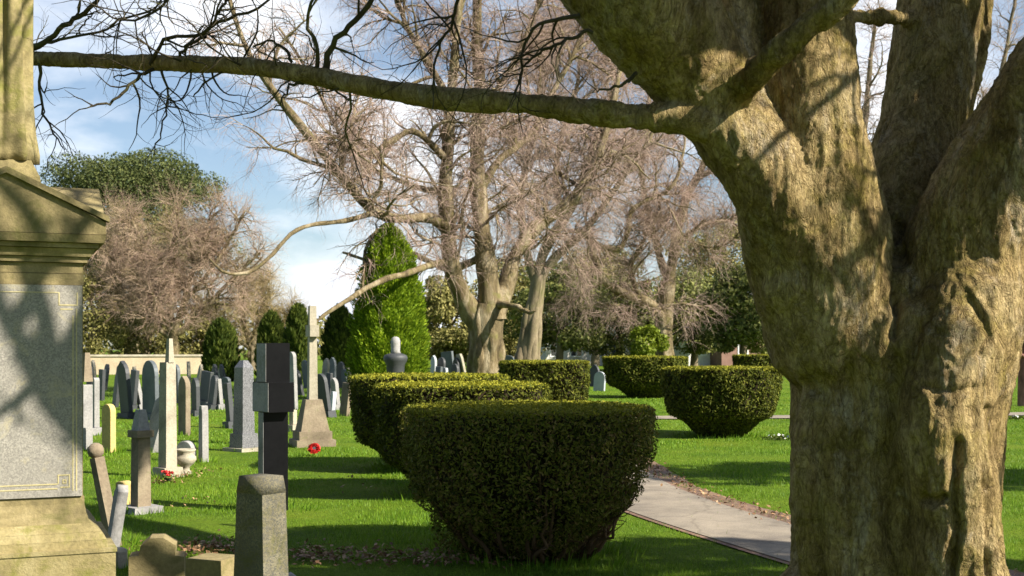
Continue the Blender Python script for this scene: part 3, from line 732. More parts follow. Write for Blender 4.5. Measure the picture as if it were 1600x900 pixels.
    bare_tree('bare_tree', [
        [(1038, 600, D, 17), (1038, 556, D, 14), (1038, 510, D, 12), (1041, 465, D, 13), (1044, 440, D, 12)],
        [(1044, 450, D, 11), (1050, 415, D, 8), (1060, 350, D, 7.5), (1075, 300, D, 6.5), (1095, 262, D, 5.5), (1108, 220, D, 4.5), (1125, 150, D, 3), (1140, 80, D, 2)],
        [(1036, 500, D, 9), (1020, 478, D - 1, 7.5), (1000, 466, D - 1.5, 8), (970, 456, D - 2, 7), (944, 436, D - 2.5, 6), (930, 405, D - 3, 5.5), (924, 380, D - 3, 5.5), (906, 363, D - 3.5, 4.5), (888, 360, D - 4, 3)],
        [(924, 376, D - 3, 5), (945, 388, D - 3, 4.6), (968, 388, D - 3, 4.4), (980, 362, D - 3, 4.2), (985, 330, D - 3, 4), (1008, 312, D - 3, 4), (1040, 296, D - 3, 3.4), (1060, 262, D - 3, 2.6), (1070, 210, D - 3, 1.6)],
        [(1046, 440, D, 8), (1030, 400, D + 1, 6), (1015, 340, D + 1, 5), (1000, 270, D + 1, 4), (1010, 190, D + 1, 3), (1005, 110, D + 1, 2)],
        [(1085, 280, D, 5), (1120, 262, D, 4), (1145, 240, D, 3.5), (1180, 190, D, 2.5), (1200, 120, D, 1.5)],
        [(1000, 466, D - 1.5, 5), (990, 440, D - 2, 4), (985, 410, D - 2, 3.5), (1000, 380, D - 2, 3), (1020, 340, D - 2, 2)],
        [(1056, 380, D, 5), (1100, 350, D, 4), (1140, 340, D, 3), (1180, 320, D, 2)],
    ], 'bare tree with a low crooked limb snaking out to the left of its straight trunk', 103, 'pale_bark', 'pink_twig', 70, 700, 7600, 18000, 3.6, 2.2, 1.5, 1.0, 0.017, 0.012, -0.04)
    # behind the right fork and far right
    D = 75.0
    bare_tree('bare_tree', [
        [(1330, 590, D, 16), (1330, 500, D, 12), (1335, 420, D, 10)],
        [(1335, 430, D, 9), (1330, 330, D, 7), (1345, 230, D, 5), (1355, 120, D, 4), (1365, 10, D, 2)],
        [(1335, 420, D, 8), (1370, 320, D, 6), (1400, 220, D, 5), (1450, 130, D, 3), (1480, 40, D, 2)],
        [(1335, 425, D, 8), (1430, 345, D, 6), (1510, 250, D, 5), (1560, 140, D, 4), (1585, 20, D, 2.5), (1595, -60, D, 1.5)],
        [(1333, 400, D, 6), (1280, 330, D, 5), (1230, 260, D, 4), (1190, 200, D, 2)],
    ], 'distant bare tree seen through the fork of the old trunk', 104, 'grey_bark', 'pink_twig', 60, 460, 4200, 9000, 4.0, 2.6, 1.8, 1.2, 0.016, 0.012, -0.04)
    # pink-brown trees at the left
    D = 82.0
    bare_tree('bare_tree', [
        [(270, 590, D, 11), (271, 560, D, 8), (270, 535, D, 8), (272, 515, D, 7)],
        [(272, 520, D, 6), (285, 480, D, 5), (300, 430, D, 4), (318, 390, D, 3), (328, 355, D, 2), (333, 335, D, 1.4)],
        [(270, 520, D, 6), (250, 480, D, 5), (235, 430, D, 4), (222, 390, D, 3), (215, 360, D, 2), (208, 335, D, 1.2)],
        [(271, 520, D, 5), (262, 450, D, 4), (268, 390, D, 3), (275, 350, D, 2), (270, 322, D, 1.2)],
        [(272, 525, D, 5), (310, 495, D, 4), (350, 450, D, 3), (380, 420, D, 2.4), (405, 400, D, 1.5)],
        [(270, 530, D, 5), (230, 500, D, 4), (195, 460, D, 3), (170, 420, D, 2), (155, 380, D, 1.3)],
        [(290, 470, D, 4), (340, 410, D, 3), (365, 370, D, 2), (380, 340, D, 1.3)],
    ], 'broad leafless tree with a dense haze of pinkish twigs and a pale short trunk', 105, 'pale_bark', 'purple_twig', 150, 900, 6500, 15000, 3.2, 2.3, 1.7, 1.2, 0.024, 0.016, 0.03, r2=0.05)
    D = 92.0
    bare_tree('bare_tree', [
        [(208, 582, D, 8), (207, 555, D, 6), (206, 530, D, 6)],
        [(206, 535, D, 5), (195, 490, D, 4), (180, 440, D, 3), (165, 400, D, 2), (158, 370, D, 1.2)],
        [(206, 535, D, 5), (215, 480, D, 4), (205, 420, D, 3), (195, 375, D, 2), (190, 345, D, 1.2)],
        [(206, 535, D, 4), (175, 510, D, 3), (145, 480, D, 2.4), (125, 450, D, 1.4)],
        [(206, 530, D, 4), (240, 470, D, 3), (255, 400, D, 2), (260, 340, D, 1.2)],
    ], 'leafless tree of tan twigs on two thin trunks next to the monument', 106, 'grey_bark', 'tan_twig', 90, 700, 5000, 11000, 3.0, 2.2, 1.6, 1.1, 0.026, 0.018, 0.03, r2=0.05)
    D = 90.0
    bare_tree('bare_tree', [
        [(395, 585, D, 8), (394, 560, D, 6), (393, 540, D, 6)],
        [(393, 545, D, 5), (380, 500, D, 4), (372, 460, D, 3), (365, 420, D, 1.6)],
        [(393, 545, D, 5), (405, 500, D, 4), (415, 465, D, 3), (420, 440, D, 1.6)],
        [(393, 545, D, 4), (430, 510, D, 3), (445, 490, D, 2), (450, 478, D, 1.3)],
        [(393, 545, D, 4), (355, 520, D, 3), (325, 490, D, 2), (310, 470, D, 1.3)],
    ], 'low leafless tree with russet brown twigs above the dark clipped yews', 107, 'grey_bark', 'tan_twig', 60, 560, 4600, 10000, 2.6, 1.9, 1.4, 1.0, 0.026, 0.02, 0.0)


# ------------------------------------------------------------------ evergreens
def blob_points(rng, blobs, n, shell=0.55):
    """points in the outer shell of a union of ellipsoids, with outward normals"""
    w = np.array([(b[3] * b[4] * b[5]) ** (2 / 3) for b in blobs]); idx = rng.choice(len(blobs), n, p=w / w.sum())
    B = np.array(blobs)[idx]
    d = unit(rng.normal(size=(n, 3)))
    r = rng.uniform(shell, 1.0, n) ** 0.6
    return B[:, :3] + d * B[:, 3:6] * r[:, None], d


def leafy_tree(name, u, vt, vb, wpx, d, label, seed, leaf, cat='tree', group=None, n=9000, size=0.3, lobes=26, bark='grey_bark', top_flat=0.0, trunk_px=6, lean=0.0):
    rng = np.random.default_rng(seed)
    x = (u - 800) / F * d; base = np.array([x, d, 0.0])
    zt = H + (V0 - vt) / F * d; zb = H + (V0 - vb) / F * d; w = wpx / F * d / 2
    root = empty(name, tuple(base), label, cat, group)
    zc, hz = (zt + zb) / 2, (zt - zb) / 2
    blobs = []
    for i in range(lobes):
        a = rng.uniform(0, 2 * np.pi); q = rng.uniform(-0.9, 0.95)
        rr = math.sqrt(max(0, 1 - abs(q) ** (2.0 + top_flat))) * rng.uniform(0.45, 0.86)
        s = rng.uniform(0.2, 0.36)
        blobs.append((rr * w * math.cos(a) + lean * w * q, rr * w * math.sin(a), zc + q * hz * (1 - s * 0.6), w * s * rng.uniform(.8, 1.3), w * s, hz * s * rng.uniform(.6, .9)))
    blobs.append((0, 0, zc, w * .62, w * .62, hz * .7))
    blobs = [b if b[2] - b[5] > 0.05 else (*b[:2], b[5] + 0.05, *b[3:]) for b in blobs]
    g = Geo(); p, nn = blob_points(rng, blobs, n)
    keep = p[:, 2] > 0.05
    cards(g, p[keep], nn[keep] + np.array([0, 0, 0.3]), size, rng, 0, 0.6, 0.9)
    gt = Geo(); rt = trunk_px / F * abs(d)
    tp, tr = resample([(0, 0, -0.1), (rng.normal() * .1, 0, max(zb, 0.5)), (rng.normal() * .2, 0, zc), (0, 0, zc + hz * .6)], [rt * 1.2, rt, rt * .7, rt * .25], 12)
    tubes(gt, tp[None], tr[None], 8)
    br = sprout(rng, tp[None], tr[None], 16, w * 1.0, 55, 12, rt * .4, 8, 0.12, 0.02, 0.3); tubes(gt, *br, 5)
    gt.build('trunk', M[bark], root, True)
    g.build('crown', M[leaf], root)
    return root


def spire(name, u, vt, vb, wpx, d, label, seed, leaf, prof, n=9000, size=0.12, cat='tree', group=None, up=1.0):
    """upright clipped or columnar conifer: envelope of upswept sprays round a stem"""
    rng = np.random.default_rng(seed)
    x = (u - 800) / F * d; zt = H + (V0 - vt) / F * d; w = wpx / F * d / 2
    base = np.array([x, d, 0.0])
    root = empty(name, tuple(base), label, cat, group)
    zz = np.array([a for a, b in prof]); rr = np.array([b for a, b in prof])
    q = np.linspace(0, 1, 400); wt = np.interp(q, zz, rr) + 0.05; t = rng.choice(q, n, p=wt / wt.sum()) + rng.normal(size=n) * .003
    t = np.clip(t, 0.0, 1.0)
    a = rng.uniform(0, 2 * np.pi, n)
    lob = 1 + 0.10 * np.sin(a * 5 + 6 * np.sin(t * 5 + seed)) + 0.07 * np.sin(a * 11 + t * 23) + 0.05 * np.sin(t * 40 + a * 3)
    r = np.interp(t, zz, rr) * w * lob * rng.uniform(0.78, 1.03, n)
    p = np.stack([r * np.cos(a), r * np.sin(a), 0.03 + t * zt], 1)
    g = Geo()
    # sprays: narrow kites pointing up and out
    out = np.stack([np.cos(a), np.sin(a), np.full(n, up)], 1)
    ax = unit(out + rng.normal(size=(n, 3)) * 0.25); sd = unit(np.cross(ax, unit(np.stack([np.cos(a), np.sin(a), np.zeros(n)], 1) + rng.normal(size=(n, 3)) * .5)))
    s = (size * rng.uniform(.6, 1.4, n))[:, None]
    V = np.stack([p - ax * s * .5, p + sd * s * .22, p + ax * s * .6, p - sd * s * .22], 1).reshape(-1, 3)
    g.add(V, np.arange(n * 4).reshape(n, 4))
    # dense inner body
    k, m = 24, 26
    tt = np.linspace(0.0, 0.99, m); aa = np.arange(k) * 2 * np.pi / k
    A, T = np.meshgrid(aa, tt)
    lob = 1 + 0.10 * np.sin(A * 5 + 6 * np.sin(T * 5 + seed)) + 0.07 * np.sin(A * 11 + T * 23)
    rad = np.interp(T, zz, rr) * w * 0.86 * lob
    I = np.arange(m * k).reshape(m, k); J = np.roll(I, -1, 1)
    g.add(np.stack([rad * np.cos(A), rad * np.sin(A), 0.02 + T * zt * .98], -1).reshape(-1, 3), np.stack([I[:-1], J[:-1], J[1:], I[1:]], -1).reshape(-1, 4))
    gt = Geo(); tubes(gt, np.array([[[0, 0, -.05], [0, 0, zt * .4], [0, 0, zt * .8]]]), np.array([[w * .18, w * .12, w * .04]]), 8)
    gt.build('trunk', M['red_bark'], root, True)
    g.build('crown', M[leaf], root)
    return root


def build_evergreens():
    egg = [(0, .72), (.08, .92), (.2, 1.0), (.4, .95), (.6, .83), (.78, .66), (.9, .44), (.97, .25), (1, .08)]
    col = [(0, .7), (.1, .95), (.3, 1.0), (.6, .92), (.8, .72), (.93, .42), (1, .06)]
    spire('golden_conifer', 608, 352, 600, 118, 38.0, 'bright yellow green egg shaped conifer standing behind the stone urn', 201, 'gold_yew', egg, 44000, 0.105)
    for u, vt, w, d, s, lab in ((345, 500, 50, 60, 202, 'dark upright yew nearest the wall of the row, level with the granite pillar'), (424, 488, 44, 60, 203, 'upright yew directly behind the black cross'),
                                (466, 476, 42, 58, 204, 'narrow dark upright yew between black cross and pale stone cross'), (531, 478, 50, 60, 205, 'ribbed upright yew between pale stone cross and golden conifer')):
        spire('upright_yew', u, vt, 600, w, d, lab, s, 'dark_yew', col, 8000, 0.26, 'tree', 'dark upright yews', 1.6)
    # the great dome at the far left
    leafy_tree('evergreen_oak', 208, 230, 470, 300, 120.0, 'huge domed dark evergreen tree rising behind the pink leafless trees', 210, 'oak', 'tree', None, 90000, 0.27, 110, 'grey_bark', 2.0, 9)
    leafy_tree('olive_shrub', 140, 425, 592, 110, 82.0, 'olive green shrub beside the monument and in front of the cream wall', 211, 'olive', 'shrub', None, 8000, 0.22, 26, 'grey_bark')
    leafy_tree('olive_shrub', 232, 470, 592, 130, 88.0, 'low spreading olive shrub under the pale trunk of the pink leafless tree', 212, 'olive', 'shrub', None, 8000, 0.22, 26, 'grey_bark')
    leafy_tree('olive_shrub', 318, 488, 592, 110, 90.0, 'small dull olive shrub left of the upright yews', 213, 'olive', 'shrub', None, 6000, 0.22, 22, 'grey_bark')
    # belt behind the right half
    for u, vt, vb, w, d, s, leaf, lab in ((700, 425, 580, 140, 86, 220, 'olive', 'dull olive evergreen filling the gap right of the golden conifer'),
                                          (872, 405, 560, 190, 84, 221, 'holly', 'dark evergreen behind the leaning grey trunk'),
                                          (965, 430, 560, 180, 88, 222, 'holly', 'dark evergreen under the crooked limb of the bare tree'),
                                          (1085, 415, 560, 190, 90, 223, 'holly', 'broad dark evergreen right of the straight pale trunk'),
                                          (1165, 410, 560, 160, 82, 224, 'holly', 'dark evergreen touching the edge of the old gnarled trunk'),
                                          (1135, 330, 480, 200, 110, 225, 'olive', 'tall olive tree behind the dark evergreens beside the gnarled trunk'),
                                          (930, 380, 500, 170, 112, 226, 'olive', 'tall olive tree rising behind the crooked limb'),
                                          (800, 395, 575, 150, 96, 228, 'olive', 'olive evergreen between the two bare trunks')):
        leafy_tree('evergreen_tree', u, vt, vb, w, d, lab, s, leaf, 'tree', 'evergreens behind the hedges', 16000, 0.26, 44)
    leafy_tree('evergreen_tree', 1600, 440, 520, 110, 34.0, 'yellowish green tree with reddish trunk just visible right of the gnarled trunk', 227, 'olive', 'tree', None, 5000, 0.14, 24, 'red_bark', 0, 9)
    leafy_tree('lime_bush', 1008, 505, 575, 66, 57.0, 'bright lime green bush in front of the pale straight trunk', 230, 'lime_bush', 'bush', None, 3500, 0.16, 18, 'grey_bark', 0, 3)
    # evergreens outside the picture: right pair shades the grass, others added to dim skylight
    for x, y, zt, zb, w, s, lab in SHADERS:
        u = 800 + x / y * F
        leafy_tree('evergreen_tree', u, V0 - (zt - H) / y * F, V0 - (zb - H) / y * F, w / y * F, y, lab, s, 'dark_yew', 'tree', None, 5000 if w < 6 else 9000, 0.22 if w < 6 else .5, 26)


SHADERS = [(9.6, 4.9, 9.8, 2.4, 3.0, 240, 'tall dark evergreen on the lawn to the right of the path'),
           (12.2, 11.8, 8.2, 4.2, 4.2, 241, 'broad dark evergreen on the lawn behind the gnarled trunk'),
           (-9.0, -7.0, 13.0, .8, 8.0, 242, 'big dark evergreen added unseen left of and behind the viewpoint to dim skylight'),
           (-1.5, -10.0, 14.0, .8, 8.0, 243, 'big dark evergreen added unseen straight behind the viewpoint to dim skylight'),
           (-15.0, 2.0, 12.0, .8, 8.0, 244, 'big dark evergreen added unseen to the left of the monument to dim skylight')]


# ------------------------------------------------------------------ clipped hedges
def hedge(cx, cy, rx, ry, h, label, seed, n, leaf_size, base=0.5, knee=0.45, power=2.6, front=False, gap=0.0, stems=0):
    rng = np.random.default_rng(seed)
    root = empty('clipped_hedge', (cx, cy, 0), label, 'hedge', 'clipped tub shaped yew hedges')
    zs = np.array([0.0, 0.06, 0.2, knee * .7, knee, .7, .93, .985, 1.0]); rs = np.array([base * .85, base, base + (1 - base) * .30, base + (1 - base) * .72, .93, .985, 1.0, .985, .96])
    def plan(a):
        c, s = np.cos(a), np.sin(a)
        k = (np.abs(c) ** power + np.abs(s) ** power) ** (-1 / power)
        return k * c, k * s
    def lump(a, z):
        return 1 + 0.022 * np.sin(a * 4 + seed + z * 3) + 0.018 * np.sin(a * 9 + z * 7 + seed) + 0.012 * np.sin(a * 17 - z * 15)
    g = Geo()
    if front:
        m_ = 16000; t = rng.uniform(0, 1, m_); a = rng.uniform(0, 2 * np.pi, m_); px, py = plan(a); r = np.interp(t, zs, rs) * rng.uniform(.80, .94, m_)
        cards(g, np.stack([px * r * rx, py * r * ry, .02 + t * (h - .06)], 1), np.stack([np.cos(a), np.sin(a), np.zeros(m_)], 1), leaf_size * 1.3, rng, 0, .38, 1.2)
        m_ = 3200; dd = unit(rng.normal(size=(m_, 3))); q = np.array([-.50, -.05, .30]) + dd * np.array([.27, .30, .32]) * rng.uniform(.75, 1.05, (m_, 1))
        q = q[q[:, 2] > .01]; cards(g, q, dd[:len(q)], leaf_size, rng, 0, .38, .9)
    # clipped sides
    ns = int(n * .72); t = rng.uniform(0, 1, ns) ** 0.9; a = rng.uniform(0, 2 * np.pi, ns)
    r = np.interp(t, zs, rs) * lump(a, t) * rng.uniform(.93, 1.012, ns)
    px, py = plan(a)
    p = np.stack([px * r * rx, py * r * ry, 0.02 + t * (h - .02)], 1)
    nn = np.stack([np.cos(a), np.sin(a), np.where(t < knee, -0.5, .15)], 1)
    if gap:
        q = np.array([mnoise.noise(Vector((x * 4 + seed, y * 4, z * 4))) for x, y, z in p])
        low = np.clip((0.93 - t) * 2.2, 0, 1)
        keep = rng.uniform(0, 1, ns) > np.clip((q + gap) * 2.4, 0, .93) * low
        p, nn = p[keep], nn[keep]
    cards(g, p, nn, leaf_size, rng, 0, .38, .8)
    # flat clipped top, in a lighter and yellower leaf colour
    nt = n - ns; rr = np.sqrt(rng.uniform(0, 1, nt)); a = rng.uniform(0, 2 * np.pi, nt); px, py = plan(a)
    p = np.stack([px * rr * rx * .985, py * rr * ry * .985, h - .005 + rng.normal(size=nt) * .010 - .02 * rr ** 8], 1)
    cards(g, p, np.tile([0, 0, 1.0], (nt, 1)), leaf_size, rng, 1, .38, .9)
    # inner body, the shade among the twigs put into its dark colour
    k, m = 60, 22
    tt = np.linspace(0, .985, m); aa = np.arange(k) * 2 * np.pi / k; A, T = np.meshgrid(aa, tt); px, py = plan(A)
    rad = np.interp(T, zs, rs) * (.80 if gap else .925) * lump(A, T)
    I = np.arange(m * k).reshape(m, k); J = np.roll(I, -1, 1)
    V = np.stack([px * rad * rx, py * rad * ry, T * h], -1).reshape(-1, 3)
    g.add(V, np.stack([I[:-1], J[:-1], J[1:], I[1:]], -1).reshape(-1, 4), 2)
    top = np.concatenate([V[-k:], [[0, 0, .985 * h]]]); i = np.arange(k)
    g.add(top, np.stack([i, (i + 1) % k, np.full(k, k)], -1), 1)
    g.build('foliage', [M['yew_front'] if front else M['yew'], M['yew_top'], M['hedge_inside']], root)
    gs = Geo()
    if stems:
        a = rng.uniform(0, 2 * np.pi, 60); px, py = plan(a); b = rng.uniform(.5, .9, 60)
        p0 = np.stack([px * base * rx * b, py * base * ry * b, np.full(60, -.02)], 1)
        p1 = np.stack([px * rx * .86, py * ry * .86, rng.uniform(.4, .92, 60) * h], 1)
        LP = np.stack([p0 + (p1 - p0) * s + rng.normal(size=(60, 3)) * .02 * (0 < s < 1) + np.array([0, 0, -.1]) * math.sin(s * 3.14) for s in np.linspace(0, 1, 9)], 1)
        LR = np.linspace(.022, .007, 9)[None].repeat(60, 0); tubes(gs, LP, LR, 6)
        tw = sprout(rng, LP, LR, stems, .20, 40, 15, .006, 6, .2, .05, .35); tubes(gs, *tw, 4)
    else:
        tubes(gs, np.array([[[0, 0, -.05], [0, 0, h * .3], [0, 0, h * .7]]]), np.array([[base * rx * .5, base * rx * .4, .05]]), 8)
    gs.build('stems', M['brown_twig'], root, True)
    return root


M['hedge_inside'] = bark_mat('hedge_inside', [(0.015, 0.011, 0.006), (0.05, 0.034, 0.018)], None, 12, 0.6)  # twig brown darkened with the shade inside the hedge
M['brown_twig'] = bark_mat('brown_twig', [(0.07, 0.04, 0.02), (0.17, 0.105, 0.055)], None, 8, 0.2)


def build_hedges():
    hedge(0.13, 9.5, .965, .95, 1.155, 'nearest clipped hedge with bare brown stems showing through its shaded dark face', 301, 46000, .034, .50, .50, 2.5, True, .10, 700)
    hedge(-.55, 13.4, .97, .97, 1.215, 'shaded clipped hedge wedged between the nearest hedge and the one with a yellow top', 302, 26000, .05, .5, .45, 2.6)
    hedge(-1.10, 16.3, 1.07, 1.1, 1.245, 'clipped hedge with bright yellow flat top standing in front of the stone urn', 303, 22000, .06, .5, .4, 2.6)
    hedge(.72, 27.0, 1.0, 1.0, 1.32, 'clipped hedge in front of the leaning grey trunk, half hidden behind the nearer hedges', 304, 15000, .085, .5, .4, 3.0)
    hedge(4.38, 40.0, 1.38, 1.3, 1.33, 'far rounded clipped hedge below the straight trunk of the bare tree, beside the path', 305, 13000, .12, .45, .42, 2.3)
    hedge(3.83, 22.3, 1.08, 1.05, 1.255, 'sunlit clipped hedge like a rounded tub on the lawn next to the old gnarled trunk', 306, 24000, .07, .46, .42, 2.3)
    hedge(12.6, 62.0, 1.3, 1.0, 1.27, 'small far dark hedge seen over the sunlit tub shaped hedge', 307, 6000, .16, .7, .3, 4.0)


# ------------------------------------------------------------------ gravestones
def outline(kind, w, h):
    a = w / 2
    if kind == 'round':
        s = h - a
        return [(-a, 0), (a, 0), (a, s)] + [(a * math.cos(t), s + a * math.sin(t)) for t in np.linspace(0, math.pi, 13)[1:-1]] + [(-a, s)]
    if kind == 'segment':
        s = h - .22 * w
        return [(-a, 0), (a, 0)] + [(a * math.cos(t), s + .22 * w * math.sin(t)) for t in np.linspace(0, math.pi, 13)]
    if kind == 'gothic':
        s = h - .62 * w
        return [(-a, 0), (a, 0), (a, s), (a * .9, s + .22 * w), (a * .62, s + .42 * w), (0, h), (-a * .62, s + .42 * w), (-a * .9, s + .22 * w), (-a, s)]
    if kind == 'point':
        s = h - .4 * w
        return [(-a, 0), (a, 0), (a, s), (0, h), (-a, s)]
    if kind == 'shoulder':
        s = h - .45 * w
        return [(-a, 0), (a, 0), (a, s), (a * .72, s + .02), (a * .72, s + .06)] + [(a * .72 * math.cos(t), s + .06 + (h - s - .06) * math.sin(t)) for t in np.linspace(0, math.pi, 9)[1:-1]] + [(-a * .72, s + .06), (-a * .72, s + .02), (-a, s)]
    if kind == 'shaft':
        return [(-a, 0), (a, 0), (a * .82, h - .12 * h), (a * .55, h), (-a * .55, h), (-a * .82, h - .12 * h)]
    return [(-a, 0), (a, 0), (a, h), (-a, h)]


def hash_of(t):
    return sum((i + 3) * ord(c) for i, c in enumerate(t))


def stone(u, vt, vb, wpx, kind, mt, label, rot=-62, lean=0, thick=.10, tip=0.0, plinth=True, name='headstone', cat='headstone', group=None, d=None):
    """upright slab: photo column, top and bottom rows, visible width; rot turns its face to the left when negative"""
    d = d or gd(vb)
    x = (u - 800) / F * d; h = H + (V0 - vt) / F * d
    if d > 24: lean += hash_of(label) % 13 - 6; wpx *= 1.22
    vis = wpx / F * d; rr = abs(R(rot))
    W = max(.12, (vis - thick * math.sin(rr)) / max(math.cos(rr), .2))
    if W > 1.0: W = 1.0
    root = empty(name, (x, d, 0), label, cat, group)
    root.rotation_euler = (Matrix.Rotation(R(lean), 3, 'Y') @ Matrix.Rotation(R(rot), 3, 'Z') @ Matrix.Rotation(R(tip), 3, 'X')).to_euler()
    small = d > 36 or hash_of(label) % 5 < 2
    ph = 0 if (small or not plinth) else .14
    bm = bmesh.new(); prism(bm, outline(kind, W, h - ph), -thick / 2, thick / 2)
    bmesh.ops.translate(bm, verts=bm.verts, vec=(0, 0, ph - (.06 if not ph else 0)))
    o = bm_link('slab', bm, M[mt], root, False, .012)
    if ph:
        bm = bmesh.new(); box(bm, -W / 2 - .07, W / 2 + .07, -thick / 2 - .07, thick / 2 + .07, -.08, ph, .012, .012)
        bm_link('plinth', bm, M[mt], root, False, .012)
    return root


FAR = 'weathered headstones standing in rows'


